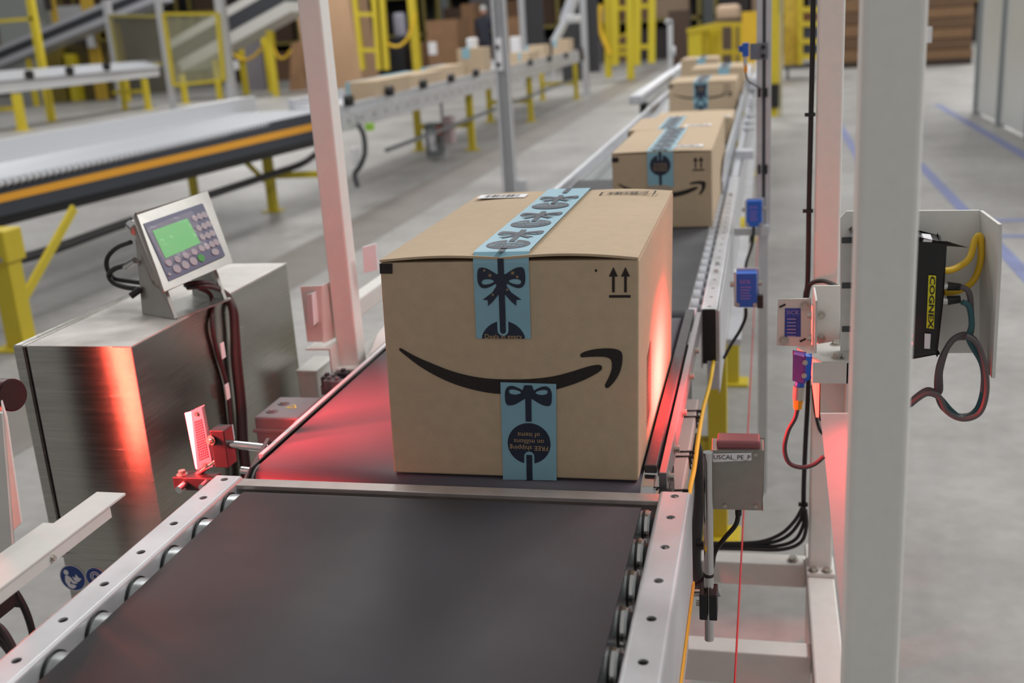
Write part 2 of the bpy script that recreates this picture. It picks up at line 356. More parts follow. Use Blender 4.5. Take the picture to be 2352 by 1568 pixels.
# far roller section: rollers as parts
rb = None
for k in range(70):
    y = 4.14 + k * 0.075
    if rb is None: rb = MB().cyl((-0.69, y, 0.778), (-0.165, y, 0.778), 0.022, 12).build('roller', rollm, cC)
    else: dup(rb, (0, k * 0.075, 0))
chs = [2.21 + 0.0785 * k for k in range(0, 23)]
channel(-0.1325, -0.0985, 2.19, 4.05, 0.804, 0.13, chs, 0.0045).build('side_rail', galv, cC)
MB().box(-0.130, -0.101, 2.192, 2.40, 0.684, 0.800).build('rail_interior_shade', black, cC)  # solid black fill stands for the shade inside the open rail
MB().box(-0.097, -0.094, 2.19, 12.9, 0.62, 0.80).box(-0.094, -0.06, 2.6, 12.9, 0.60, 0.615).build('outer_web', galv, cC)
MB().box(-0.128, -0.102, 4.06, 13.0, 0.76, 0.805).build('side_rail', galvw, cC, bev=0.003)
MB().box(-0.120, -0.096, 2.185, 2.195, 0.63, 0.69).build('end_plate', galv, cC)
for yy in (2.52, 2.60, 3.62): MB().bolt((-0.115, yy, 0.804), (0, 0, 1), 0.005, 0.005).build('bolt', chrome, cC)
wh = None
for k in range(26):
    y = 2.215 + k * 0.0785
    if wh is None:
        wh = MB().cyl((-0.158, y, 0.7735), (-0.142, y, 0.7735), 0.0255, 18).cyl((-0.142, y, 0.7735), (-0.136, y, 0.7735), 0.012, 10).build('end_wheel', galvw, cC)
    else: dup(wh, (0, k * 0.0785, 0))
# left rail: bright, beyond the parcel
MB().box(-0.745, -0.70, 2.19, 3.4, 0.69, 0.812).build('side_rail', galv, cC, bev=0.003)
MB().box(-0.732, -0.712, 3.3, 9.6, 0.80, 0.832).build('guide_rail', galvw, cC, bev=0.006, seg=3)
MB().box(-0.730, -0.706, 3.4, 13.0, 0.66, 0.80).build('side_rail', galv, cC, bev=0.003)
MB().box(-0.90, -0.81, 7.35, 13.0, 0.82, 0.88).build('guide_rail', galvw, cC, bev=0.01)
MB().box(-0.81, -0.73, 7.6, 13.0, 0.79, 0.80).build('guide_bracket', blackm, cC)
MB().box(-0.84, -0.80, 7.45, 7.56, 0.73, 0.82).build('guide_bracket', blackm, cC)
# right inner guide plate of the far section
MB().prism([(-0.148, 3.7, 0.80), (-0.148, 8.8, 0.80), (-0.148, 8.8, 0.89), (-0.148, 3.95, 0.89), (-0.148, 3.7, 0.84)], (0.006, 0, 0)).build('guide_plate', galvw, cC)
MB().box(-0.135, -0.045, 8.2, 8.9, 0.82, 0.90).build('guide_bracket', galvw, cC, bev=0.004)
MB().box(-0.125, -0.052, 4.55, 4.63, 0.80, 0.835).build('guide_bracket', galvw, cC, bev=0.004)
for yy in (5.6, 5.9, 6.3, 7.0, 7.3): MB().box(-0.115, -0.062, yy, yy + 0.07, 0.806, 0.82).build('clamp', alu, cC, bev=0.003)
def leg(x, y, h, parent, m=yel, wdt=0.05, zt=None):
    MB().box(x - wdt / 2, x + wdt / 2, y - wdt / 2, y + wdt / 2, 0.012, h).box(x - wdt * 1.2, x + wdt * 1.2, y - wdt * 1.0, y + wdt * 1.0, 0, 0.012).build('leg', m, parent, bev=0.002)
for y in (2.75, 4.05, 6.8, 9.6, 12.4):
    leg(-0.125, y, 0.69, cC); leg(-0.70, y, 0.69, cC); MB().box(-0.68, -0.14, y - 0.02, y + 0.02, 0.25, 0.29).build('cross_brace', yel, cC)
MB().cyl((-0.12, 4.04, 0.60), (-0.075, 4.04, 0.60), 0.055, 24).build('foot_hub', yel, cC)
MB().tube([(-0.094, 4.0, 0.55), (-0.07, 4.02, 0.56), (-0.04, 4.03, 0.60)], 0.008, 8).build('hose', rubber, cC)

# ------------------------------------------------------------------ cartons
SM = [(190,68),(205,63),(240,85),(330,135),(450,185),(600,245),(760,285),(900,303),(1060,307),(1220,303),(1380,285),(1530,245),(1650,205),(1735,190),(1760,205),(1755,235),(1700,270),(1600,320),(1500,355),(1400,385),(1300,400),(1150,415),(975,420),(850,405),(700,370),(560,320),(430,255),(320,185),(240,120),(195,85)]
AH = [(1585,125),(1600,100),(1670,78),(1760,66),(1850,68),(1900,85),(1915,110),(1915,170),(1900,240),(1870,300),(1830,350),(1800,375),(1780,368),(1780,345),(1805,300),(1830,240),(1835,190),(1828,155),(1800,135),(1740,130),(1660,132),(1600,138)]
FB = (-0.5100, 0.800, -0.5006, 1.106, 0.345)   # first parcel: left-bottom x,z, left-top x,z, width
def uv1(px, py):
    p = P(px, py, Y=1.3255); v = (p.z - FB[1]) / (FB[3] - FB[1]); return ((p.x - (FB[0] + (FB[2] - FB[0]) * v)) / FB[4], v)
z3 = lambda l: [uv1(860 + a / 3.36, 780 + b / 3.36) for a, b in l]
z2 = lambda l: [uv1(860 + a / 3.36, 430 + b / 3.36) for a, b in l]
SMILE, HEAD = z3(SM), z3(AH)
# bow and tag motif, in tape widths, about the tape's centre line (x across, y along)
LOBE = [(-.04,.07),(-.14,.14),(-.26,.21),(-.37,.228),(-.42,.19),(-.435,.07),(-.43,-.05),(-.39,-.13),(-.32,-.16),(-.23,-.14),(-.13,-.09),(-.05,-.03)]
LHOLE = [(-.36,-.035),(-.33,0),(-.235,.016),(-.14,-.01),(-.13,-.04),(-.21,-.075),(-.30,-.09),(-.35,-.075)]
TAIL = [(-.05,-.05),(-.17,-.23),(-.35,-.36),(-.26,-.37),(-.255,-.475),(-.16,-.39),(-.01,-.21)]
def chaikin(l, n=2):
    for _ in range(n):
        o = []
        for (a, b), (c, d) in zip(l, l[1:] + l[:1]): o += [(a * .75 + c * .25, b * .75 + d * .25), (a * .25 + c * .75, b * .25 + d * .75)]
        l = o
    return l
LOBE = chaikin(LOBE); LHOLE = chaikin(LHOLE); SMILE = chaikin(SMILE); HEAD = chaikin(HEAD)
class Face:
    """maps (x across in metres, y along in metres) on a surface to the world"""
    def __init__(s, org, ux, uy, n): s.o = Vector(org); s.ux = Vector(ux).normalized(); s.uy = Vector(uy).normalized(); s.n = Vector(n).normalized()
    def at(s, x, y, h=0.0): return s.o + s.ux * x + s.uy * y + s.n * h
def motif(mb, fc, w, y, kind, h, clip=None, blue=None):
    q = lambda l: [fc.at(a * w, y + b * w, h) for a, b in l]
    q2 = lambda l, k: [fc.at(a * w, y + b * w, h + k * .00007) for a, b in l]
    mir = lambda l: [(-a, b) for a, b in l]
    if kind == 'bow':
        mb.poly(q(LOBE), [q(LHOLE)]); mb.poly(q2(mir(LOBE), 1), [q2(mir(LHOLE), 1)]); mb.poly(q2(TAIL, 2)); mb.poly(q2(mir(TAIL), 3))
        mb.poly((lambda l: q2(l, 4))([(-.08,.1),(.08,.1),(.12,-.02),(.07,-.17),(-.07,-.17),(-.12,-.02)]))
    elif kind == 'lobes':
        mb.poly(q(LOBE), [q(LHOLE)]); mb.poly(q2(mir(LOBE), 1), [q2(mir(LHOLE), 1)]); mb.poly((lambda l: q2(l, 4))([(-.08,.09),(.08,.09),(.12,-.02),(.07,-.17),(-.07,-.17),(-.12,-.02)]))
    elif kind == 'tag':
        r = .40; nr = .095; nt = .25
        pts = [(r * math.sin(a), r * math.cos(a)) for a in [math.radians(14 + (332) * i / 40) for i in range(41)]]
        nc = [(-nr * math.cos(math.radians(t_)), nt - nr * math.sin(math.radians(t_))) for t_ in range(0, 181, 20)]
        mb.poly(q(pts + nc))
def ribbon(mb, fc, w, y0, y1, h):
    mb.poly([fc.at(a * w, b, h) for a, b in ((-.055, y0), (.055, y0), (.055, y1), (-.055, y1))])

def carton(name, label, group, X0, X1, Y0, depth, z0, z1, shear=0.0, detail=2, tape=None, smile=True, arrows=True, toplabel=None, tapefront=0.6, twist=0.0):
    """a closed shipping carton; detail 2 = the near one, 1 = plain prints, 0 = far away"""
    rt = root(name, ((X0 + X1) / 2, Y0 + depth / 2, z0), label, 'parcel', group)
    Y1 = Y0 + depth; W = X1 - X0; H = z1 - z0
    c = [(X0, Y0, z0), (X1, Y0, z0), (X1 - twist, Y1, z0), (X0 - twist, Y1, z0), (X0 + shear, Y0, z1 - 0.004), (X1 + shear, Y0, z1 - 0.004), (X1 + shear - twist, Y1, z1 - 0.004), (X0 + shear - twist, Y1, z1 - 0.004)]
    MB().hexa(c).build('carton_body', card, rt, bev=0.0025)
    def fl(xa, xb, za, zb, arch):
        m = MB(); n = 14; vs = []
        for j in (0, 1):
            yy = Y0 - 0.001 if j == 0 else Y1
            for i in range(n + 1):
                u = i / n; x = xa + (xb - xa) * u + shear - (twist if j else 0); z = za + (zb - za) * u + arch * math.sin(math.pi * u) * (1 if j == 0 else .8)
                vs += [(x, yy, z), (x, yy, z - 0.0032)]
        k = 2 * (n + 1); fs = []
        for i in range(n):
            a = 2 * i; fs += [(a, a + 2, k + a + 2, k + a), (a + 1, k + a + 1, k + a + 3, a + 3), (a, a + 1, a + 3, a + 2), (k + a, k + a + 2, k + a + 3, k + a + 1)]
        fs += [(0, k, k + 1, 1), (2 * n, 2 * n + 1, k + 2 * n + 1, k + 2 * n)]
        return m.add(vs, fs)
    seam = X0 + W * (tape[0] + tape[1]) / 2 if tape else (X0 + X1) / 2
    ar = 0.004 if detail == 2 else 0.001
    recalc(fl(X0 + 0.001, seam - 0.0008, z1, z1 + 0.0015, ar).build('top_flap', card, rt))
    recalc(fl(X1 - 0.001, seam + 0.0008, z1 - 0.001, z1 + 0.0015, ar * 1.3).build('top_flap', card, rt))
    sl = lambda v: shear * v
    fp = lambda u, v, h=0.0008: Vector((X0 + sl(v) + W * u, Y0 - h, z0 + H * v))
    if tape:
        tw = (tape[1] - tape[0]) * W; tc = X0 + W * (tape[0] + tape[1]) / 2
        zt = z1 + 0.0045 + (ar if detail == 2 else 0); m = MB(); pr = []
        vb = 1 - tapefront
        pr.append((Y0 - 0.0012, z0 + H * vb)); pr.append((Y0 - 0.0012, z1 - 0.006)); pr += [(Y0 - 0.0012 + 0.001, z1 + 0.001), (Y0 + 0.006, zt - 0.001), (Y0 + 0.012, zt), (Y1, zt - 0.001), (Y1 + 0.001, z1 - 0.004), (Y1 + 0.0012, z1 - 0.06)]
        vs = []; 
        for y, z in pr:
            v = (z - z0) / H
            for x in (tc - tw / 2, tc + tw / 2): vs.append((x + sl(min(1, v)) - twist * max(0, (y - Y0)) / depth, y, z))
        m.add(vs, [(2 * i, 2 * i + 1, 2 * i + 3, 2 * i + 2) for i in range(len(pr) - 1)])
        tp = m.build('tape', bluet, rt)
        ff = Face((tc + sl(.8), Y0 - 0.0016, 0), (1, 0, 0), (sl(1) / H, 0, 1), (0, -1, 0))
        ff.o = Vector((tc + shear, Y0 - 0.0016, z1)); ff.uy = Vector((shear / H, 0, 1)).normalized()
        ft = Face((tc + shear, Y0, zt + 0.0004), (1, 0, 0), (-twist / depth, 1, 0), (0, 0, 1))
        pn = MB()
        if detail == 2:
            motif(pn, ff, tw, -0.028, 'bow', 0); ribbon(pn, ff, tw, -0.101, 0.0, 0.00035)
            # the tag cut off by the tape's lower end
            q = [(-.40, -1.345), (.40, -1.335)]
            cy = -1.345 - 0.08; pts = []
            for i in range(21):
                a = math.radians(170 - 160 * i / 20); pts.append((.42 * math.cos(a), cy + .42 * math.sin(a)))
            cutoff = -H * tapefront / tw
            pts = [(.415 * math.cos(math.radians(a)), -1.545 + .415 * math.sin(math.radians(a))) for a in range(160, 19, -10)]
            pts = [p for p in pts if p[1] > cutoff]
            pts = [(pts[0][0] , cutoff)] + pts + [(pts[-1][0], cutoff)]
            rp = [ff.at(a * tw, b * tw, 0) for a, b in pts]; pn.poly(rp)
            blu = MB(); blu.poly([ff.at(tw * a, tw * b, 0.0004) for a, b in circle(0, -1.30, .10, 20)]); blu.poly([ff.at(tw * a, tw * b, 0.0005) for a, b in ((-.10, -1.30), (.10, -1.30), (.10, -1.12), (-.10, -1.12))]); blu.build('tag_ring', bluet, tp)
            pn.poly([ff.at(a * tw, b * tw, 0.0006) for a, b in [(-.055, -1.12), (-.055, -1.31)] + circle(0, -1.31, .055, 10, 180, 360) + [(.055, -1.12)]])
            st = MB()
            for a, b, r_ in ((-.30, .17, .022), (-.20, .08, .035), (.21, .12, .04), (.29, .05, .026), (-.16, -.27, .022), (.10, -.18, .022)):
                for k in range(3):
                    an = math.pi * k / 3; dx, dy = math.cos(an) * r_, math.sin(an) * r_; nx, ny = -math.sin(an) * .004, math.cos(an) * .004
                    st.poly([ff.at((a + sx * dx + sy * nx) * tw, -0.028 + (b + sx * dy + sy * ny) * tw, 0.0005) for sx, sy in ((-1, -1), (1, -1), (1, 1), (-1, 1))])
            st.build('printed_stars', tan, tp)
            text('printed_text', 'Deals in every', 0.0088, ff.at(0, cutoff * tw + 0.0030, 0.0009), ff.ux, ff.uy, tan, tp)
            ribbon(pn, ft, tw, 0.0, 0.022, 0)
            tx = [(0.046, 'Everything\nyou need for\nthe holidays'), (0.193, 'FREE shipping\non millions\nof items'), (0.345, 'Deals in every\ndepartment')]
            for y_, tt in tx:
                motif(pn, ft, tw, y_, 'tag', 0); text('printed_text', tt, 0.0092, ft.at(0, y_ - 0.004, 0.0006), ft.ux, ft.uy, mat('pale_print', (150, 180, 195), .6), tp, bold=0.0001)
                ribbon(pn, ft, tw, y_ + 0.018, y_ + 0.10, 0.0002); motif(pn, ft, tw, y_ + 0.075, 'bow', 0)
            ribbon(pn, ft, tw, 0.47, depth - 0.002, 0)
            pn.build('printed_bow', navy, tp)
            # second, rotated tape at the foot of the front
            q1 = uv1(1150, 877); q2 = uv1(1278, 881); q3 = uv1(1156, 1100); q4 = uv1(1279, 1102)
            m = MB().add([fp(*q1, .0016), fp(*q2, .0016), fp(*q4, .0016), fp(*q3, .0016)], [(3, 2, 1, 0)]); t2 = m.build('tape', bluet, rt, label='lower strip of blue tape with its print upside down')
            bc = (fp(*q1) + fp(*q2)) / 2; bb = (fp(*q3) + fp(*q4)) / 2
            f2 = Face(bc + Vector((0, -0.0012, 0)), (-1, 0, 0), bb - bc, (0, -1, 0)); L_ = (bb - bc).length
            pn = MB(); motif(pn, f2, tw, 0.0155, 'lobes', 0); ribbon(pn, f2, tw, 0.02, 0.0545, 0.0004); motif(pn, f2, tw, 0.0865, 'tag', 0)
            ribbon(pn, f2, tw, 0.103, L_, 0.0002); pn.build('printed_bow', navy, t2)
            text('printed_text', 'FREE shipping\non millions\nof items', 0.0096, f2.at(0, 0.083, 0.0006), f2.ux, f2.uy, tan, t2)
        else:
            if smile: 
                motif(pn, ff, tw, -0.038 if H > .19 else -0.05, 'tag', 0); ribbon(pn, ff, tw, -0.030, 0, 0.0003)
                if tapefront > .8:
                    for k in range(3): motif(pn, ff, tw, -0.03 - 0.06 * k, 'bow', 0.0003)
                else: ribbon(pn, ff, tw, -H * tapefront, -0.066, 0)
            ribbon(pn, ft, tw, 0, depth - .01, 0)
            for k in range(int(depth / 0.06)): motif(pn, ft, tw, 0.03 + 0.06 * k, ('bow', 'tag')[k % 2], 0.0002)
            pn.build('printed_bow', navy, tp)
            if detail == 1 and smile: text('printed_text', 'Everything\nyou need for\nthe holidays', 0.008, ff.at(0, -0.043, 0.0006), ff.ux, ff.uy, tan, tp)
    if smile:
        MB().poly([fp(u, v) for u, v in SMILE]).build('printed_smile', ink, rt); MB().poly([fp(u, v) for u, v in HEAD]).build('printed_arrowhead', ink, rt)
    if smile and tapefront > .8 and tape: pass
    if arrows:
        m = MB()
        if detail == 2:
            for cx in (1845, 1938):
                m.poly([fp(*uv) for uv in z2([(cx, 617), (cx + 35, 690), (cx + 10, 690), (cx + 10, 812), (cx - 10, 812), (cx - 10, 690), (cx - 35, 690)])])
            m.poly([fp(*uv) for uv in z2([(1812, 833), (1977, 833), (1977, 853), (1812, 853)])])
            m.build('printed_up_arrows', ink, rt)
            MB().poly([fp(*uv) for uv in z2([(40, 590), (140, 590), (140, 668), (44, 668)])]).build('printed_mark', ink, rt)
            MB().poly([fp(*uv) for uv in z2([(1710, 630), (1722, 644), (1710, 658), (1699, 644)])]).build('printed_dot', ink, rt)
        else:
            hs = 0.052
            for cx in (.84, .895):
                x = cx; ar_ = lambda a, b: fp(x + a / W, 1 + b / H)
                m.poly([ar_(0, -.018), ar_(.007, -.030), ar_(.002, -.030), ar_(.002, -.050), ar_(-.002, -.050), ar_(-.002, -.030), ar_(-.007, -.030)])
            m.poly([fp(.81, 1 - .053 / H), fp(.925, 1 - .053 / H), fp(.925, 1 - .057 / H), fp(.81, 1 - .057 / H)])
            m.build('printed_up_arrows', ink, rt)
            MB().poly([fp(0, 1 - .012 / H), fp(.07, 1 - .012 / H), fp(.07, 1 - .026 / H), fp(0, 1 - .026 / H)]).build('printed_mark', ink, rt)
    if toplabel:
        for (a, b, yy, hh, kind) in toplabel:
            def zf(fr_):
                u = fr_ * W / (seam - X0) if X0 + fr_ * W < seam else (W - fr_ * W) / (X1 - seam)
                return z1 + 0.0015 * u + ar * 1.05 * math.sin(math.pi * min(1, max(0, u)))
            z = max(zf(a), zf((a + b) / 2), zf(b)) + 0.0009; x0 = X0 + W * a + shear; x1 = X0 + W * b + shear
            if kind == 'w': lb = MB().box(x0, x1, Y0 + yy, Y0 + yy + hh, z - 0.0006, z).build('white_label', white, rt)
            m = MB(); n = 26; m_ = random.Random(3); x = x0 + (x1 - x0) * .14
            while x < x1 - (x1 - x0) * .14:
                wd = m_.choice((.0008, .0012, .002)); m.poly([(x, Y0 + yy + hh * .15, z + .0003), (x + wd, Y0 + yy + hh * .15, z + .0003), (x + wd, Y0 + yy + hh * .85, z + .0003), (x, Y0 + yy + hh * .85, z + .0003)]); x += wd + m_.choice((.0008, .0016, .0022))
            if kind == 'p':
                for (xa, xb) in ((x0, x0 + .003), (x1 - .003, x1)): m.poly([(xa, Y0 + yy, z), (xb, Y0 + yy, z), (xb, Y0 + yy + hh, z), (xa, Y0 + yy + hh, z)])
                for ya in (Y0 + yy, Y0 + yy + hh - .0015): m.poly([(x0, ya, z), (x1, ya, z), (x1, ya + .0012, z), (x0, ya + .0012, z)])
            m.build('barcode', ink, rt if kind == 'p' else lb)
    return rt
c1 = carton('parcel', 'large brown parcel with blue bow tape and smile arrow on the scale conveyor', None,
            FB[0], FB[0] + FB[4], 1.3255, 0.525, 0.800, 1.1065, shear=0.0094, detail=2, tape=(0.375, 0.590), tapefront=0.352,
            toplabel=[(.045, .29, .455, .035, 'w'), (.66, .93, .455, .033, 'p')])
m = MB()
for k in range(16): m.poly([(-0.1555 - .0075 * (1 - v) , y, .8 + .306 * v) for y, v in ((1.425, .12 + k * .022), (1.475, .12 + k * .022 + .035), (1.475, .12 + k * .022 + .047), (1.425, .12 + k * .022 + .012))])
m.build('side_barcode', mat('red_lit_ink', (120, 60, 50), .8), c1)  # bars tinted red for the scanner light falling on this face
carton('parcel', 'brown parcel with blue round tag tape directly behind the large parcel', 'parcels further along the outfeed conveyor', -0.434, -0.151, 3.10, 0.60, 0.801, 1.020, detail=1, tape=(0.358, 0.62), tapefront=0.46, toplabel=[(.58, .90, .07, .05, 'w')])
MB_ = MB().box(-0.333, -0.272, 3.0975, 3.099, 0.801, 0.925).build('clear_tape', cleart); MB_.parent = [o for o in COL.objects if o.name.startswith('parcel')][-1]
MB_.location = -ORG[MB_.parent.name]
carton('parcel', 'second brown parcel behind the large one, its blue taped top showing above the first', 'parcels further along the outfeed conveyor', -0.470, -0.156, 3.78, 0.44, 0.801, 1.012, detail=1, tape=(0.33, 0.55), smile=False, toplabel=[(.60, .90, .06, .05, 'w')])
carton('parcel', 'low brown parcel without tape, lying crosswise behind the two near ones', 'parcels further along the outfeed conveyor', -0.520, -0.155, 5.15, 0.42, 0.801, 0.915, detail=1, smile=False, arrows=False, toplabel=[(.70, .97, .04, .05, 'w')])
carton('parcel', 'brown parcel with blue bow tape over a full smile arrow, farther down the outfeed conveyor', 'parcels further along the outfeed conveyor', -0.595, -0.185, 6.90, 0.62, 0.801, 0.975, detail=1, tape=(0.37, 0.585), tapefront=0.95)
carton('parcel', 'brown parcel just behind the smile arrow parcel, right half of the line', 'parcels further along the outfeed conveyor', -0.545, -0.165, 8.2, 0.75, 0.801, 0.985, detail=0, tape=(0.52, 0.73), smile=False, arrows=False)
carton('parcel', 'farthest brown parcel, at the left beneath the silver angle post', 'parcels further along the outfeed conveyor', -0.70, -0.40, 9.3, 0.6, 0.801, 1.01, detail=0, tape=(0.45, 0.68), smile=False, arrows=False)

# ------------------------------------------------------------------ scan tunnel frame on the right
fr = root('scanner_frame', (0.105, 1.5, 0), 'grey painted post and rail frame standing right of the conveyor, thick post in front', 'frame')
MB().box(0.0775, 0.130, 0.985, 1.030, 0.33, 2.3).build('near_post', postp, fr, bev=0.006, seg=3)
MB().box(0.084, 0.128, 1.98, 2.02, 0.33, 2.4).build('far_post', postp, fr, bev=0.004)
MB().box(0.080, 0.132, 0.90, 2.10, 0.275, 0.325).build('side_rail', bracket, fr, bev=0.004)
for x, y in ((0.106, 1.0), (0.106, 2.0)): MB().box(x - .025, x + .025, y - .025, y + .025, 0, 0.275).box(x - .05, x + .05, y - .05, y + .05, 0, .01).build('foot', bracket, fr)
MB().box(-0.86, 0.080, 2.00, 2.045, 0.275, 0.325).build('cross_member', bracket, fr, bev=0.003)
MB().box(-0.86, 0.080, 1.70, 1.745, 0.245, 0.31).build('cross_member', bracket, fr, bev=0.003)
MB().box(0.079, 0.133, 1.955, 2.03, 0.325, 0.334).build('joint_plate', bracket, fr, bev=0.002)
for x in (0.092, 0.118): MB().bolt((x, 1.965, 0.334), (0, 0, 1), 0.007, 0.006).build('bolt', zinc, fr)
MB().bolt((0.055, 2.02, 0.325), (0, 0, 1), 0.008, 0.007).build('bolt', zinc, fr)
# large bracket holding the code reader
BY = 1.45
q = lambda px, py, y=BY: P(px, py, Y=y)
br = root('reader_bracket', (0.19, BY, 0.93), 'large bent sheet metal bracket holding the black code reader behind the thick post', 'bracket')
pl = [q(1944, 485), q(2250, 483), q(2250, 810), q(2090, 812), q(2000, 860), q(1982, 1020), q(1930, 950), q(1930, 500)]
MB().prism(pl, (0, 0.004, 0)).build('back_plate', postp, br)
a, b2 = q(2250, 483), q(2250, 812)
MB().prism([a, P(2293, 515, Y=1.36), P(2293, 600, Y=1.36), P(2278, 868, Y=1.36), P(2264, 850, Y=1.39), b2], (0.004, 0, 0)).build('side_flange', bracket, br)
for py in (551, 655, 755):
    for px in ((1962,) if py < 1 else (1955,)):
        MB().box(q(px, py).x - .012, q(px, py).x + .012, BY - .0012, BY - .0002, q(px, py).z - .004, q(px, py).z + .004).build('slot', alud, br, bev=0.003)
# code reader
rd = root('code_reader', (0.19, 1.40, 0.96), 'black code reader with yellow lettered stripe, its red lamp aimed at the large parcel', 'barcode scanner')
A = [P(2112, 548, Y=1.38), P(2168, 560, Y=1.38), P(2166, 690, Y=1.38), P(2152, 812, Y=1.38), P(2098, 822, Y=1.38)]
MB().prism([A[0] + Vector((-.075, .02, 0)), A[0], A[1], A[2], A[3], A[4], A[4] + Vector((-.06, .02, 0.0))], (0, 0.05, 0)).build('housing', black, rd, bev=0.004)
sy = 1.3785
st = [P(2133, 632, Y=sy), P(2150, 633, Y=sy), P(2145, 755, Y=sy), P(2128, 753, Y=sy)]
sp = MB().prism(st, (0, .001, 0)).build('name_stripe', mat('stripe_yellow', (226, 214, 40), .5), rd, label='yellow stripe with black lettering')
dn = (st[3] - st[0]).normalized(); rt_ = (st[1] - st[0]).normalized(); L_ = (st[3] - st[0]).length
text('lettering', 'COGNEX', L_ * 0.125, (st[0] + st[1] + st[2] + st[3]) / 4 + Vector((0, -.0008, 0)), dn, rt_, black, sp, bold=0.0002, xs=1.85)
lw = [P(2124, 766, Y=sy), P(2138, 767, Y=sy), P(2136, 801, Y=sy), P(2123, 800, Y=sy)]
MB().prism(lw, (0, .001, 0)).build('white_label', white, rd)
MB().prism([P(2122, 549, Y=1.378), P(2142, 551, Y=1.378), P(2140, 556, Y=1.378), P(2120, 555, Y=1.378)], (0, .02, 0.003)).build('top_label', white, rd)
lm = MB(); 
for k in range(3):
    p = P(2096, 752 + 18 * k, Y=1.375); lm.cyl(p, p + Vector((-.002, 0, 0)), 0.0022, 10)
lm.build('indicator_lamps', mat('red_led', (255, 30, 60), .4, emit=(1, .03, .08), es=6), rd)
MB().box(0.070, 0.074, 1.50, 1.78, 0.83, 0.92).build('lamp_window', mat('red_window', (255, 40, 60), .4, emit=(1, .07, .05), es=4), rd)
MB().box(0.074, 0.125, 1.495, 1.785, 0.825, 0.925).box(.115, .13, 1.46, 1.60, .90, .95).build('lamp_housing', black, rd, bev=0.003)
MB().box(0.105, 0.140, 1.245, 1.285, 0.928, 0.955).build('lamp_housing', black, rd, bev=0.003)  # housing added for the hidden lamp above the gusset plate
def cable(name, pts, r, m, label, group=None, cat='cable'):
    return tag(MB().tube(pts, r, 10).build(name, m), label, cat, group)
Q = lambda px, py, y: P(px, py, Y=y)
cable('reader_cable', [Q(2160, 622, 1.385), Q(2190, 618, 1.39), Q(2225, 595, 1.41), Q(2240, 550, 1.425), Q(2252, 545, 1.425), Q(2252, 600, 1.425), Q(2235, 645, 1.425), Q(2200, 668, 1.41), Q(2166, 672, 1.40)], 0.0042, yelc, 'yellow cable looping from the black code reader up the bracket')
for py, r in ((657, .0055), (690, .006)):
    cn = root('cable_connector', Q(2165, py, 1.39), ('upper' if py == 657 else 'lower') + ' black plug in the right side of the code reader', 'connector')
    MB().cyl(Q(2163, py, 1.39), Q(2176, py, 1.39), r * .8, 14).build('collar', chrome, cn); MB().cyl(Q(2176, py, 1.39), Q(2206, py + (2 if py == 657 else -3), 1.39), r, 14, r * .8).build('plug_body', black, cn)
base = [(2206, 658), (2225, 670), (2230, 710), (2228, 768), (2190, 780), (2160, 830), (2152, 890), (2165, 935), (2205, 955), (2240, 945), (2258, 900), (2262, 850), (2245, 790), (2215, 768), (2180, 790), (2160, 850), (2158, 900), (2130, 895), (2100, 915), (2080, 940)]
cable('reader_cable', [Q(a, b, 1.38) for a, b in base], 0.0036, brownc, 'brown cable coiled in a loop below the code reader')
cable('reader_cable', [Q(a + (4 if i % 2 else 7), b + 5, 1.37) for i, (a, b) in enumerate([(2203, 688), (2222, 700), (2225, 740), (2222, 775), (2248, 830), (2255, 880), (2240, 930), (2210, 955), (2180, 940), (2150, 905), (2115, 900), (2085, 925)])], 0.0036, teal, 'teal cable hanging beside the brown coil below the code reader')
cable('reader_cable', [Q(a, b, 1.36) for a, b in [(2218, 770), (2245, 790), (2262, 840), (2266, 900), (2250, 948), (2212, 962), (2175, 945), (2155, 908), (2125, 905), (2090, 930)]], 0.0034, brownc, 'outer brown loop of cable reaching lowest under the code reader')
# gusset, angle and photo eye
gb = root('sensor_bracket', (0.075, 1.36, 0.9), 'pale bent bracket with two bolts on top, glowing pink beside the thick post', 'bracket')
T = [P(1830, 798, Y=1.30), P(1928, 782, Y=1.36), P(1952, 783, Y=1.38), P(1955, 800, Y=1.36), P(1948, 830, Y=1.30), P(1886, 830, Y=1.285), P(1868, 826, Y=1.28)]
zt = sum(p.z for p in T) / len(T)
T = [P(*p, Z=0.945) for p in [(1830, 798), (1928, 782), (1957, 785), (1949, 831), (1887, 830), (1868, 820)]]
MB().prism(T, (0, 0, -0.0025)).build('top_plate', bracket, gb, bev=0.0006)
ty = T[3].y
MB().box(T[4].x - .011, T[3].x, ty, ty + .0025, 0.915, 0.9435).build('front_lip', bracket, gb)
MB().box(T[3].x - .002, T[3].x + .001, ty, ty + .07, 0.79, 0.944).build('side_plate', bracket, gb)
wp = [P(1886, 833, Y=ty + .03), P(1948, 833, Y=ty + .03), P(1950, 948, Y=ty + .03), P(1884, 948, Y=ty + .03)]
MB().prism(wp, (0, .0025, 0)).build('back_plate', bracket, gb)
for px, py in ((1922, 791), (1924, 822)):
    p = P(px, py, Z=0.945); MB().bolt(p, (0, 0, 1), 0.0058, 0.005).build('bolt', zinc, gb)
gs = root('gusset_plate', (0.09, 1.33, 0.5), 'tall tapering pink lit gusset plate just left of the thick post', 'bracket')
gy = 1.34
MB().prism([P(1884, 950, Y=gy), P(1952, 950, Y=gy), P(1956, 1300, Y=gy), P(1940, 1500, Y=gy), P(1934, 1440, Y=gy)], (0, .004, 0)).build('plate_body', postp, gs)
pe = root('photo_eye', Q(1845, 880, 1.29), 'small blue photo eye sensor with yellow plug, clamped to the pink lit bracket', 'sensor')
f_ = [Q(1824, 816, 1.27), Q(1850, 820, 1.27), Q(1847, 878, 1.27), Q(1823, 872, 1.27)]
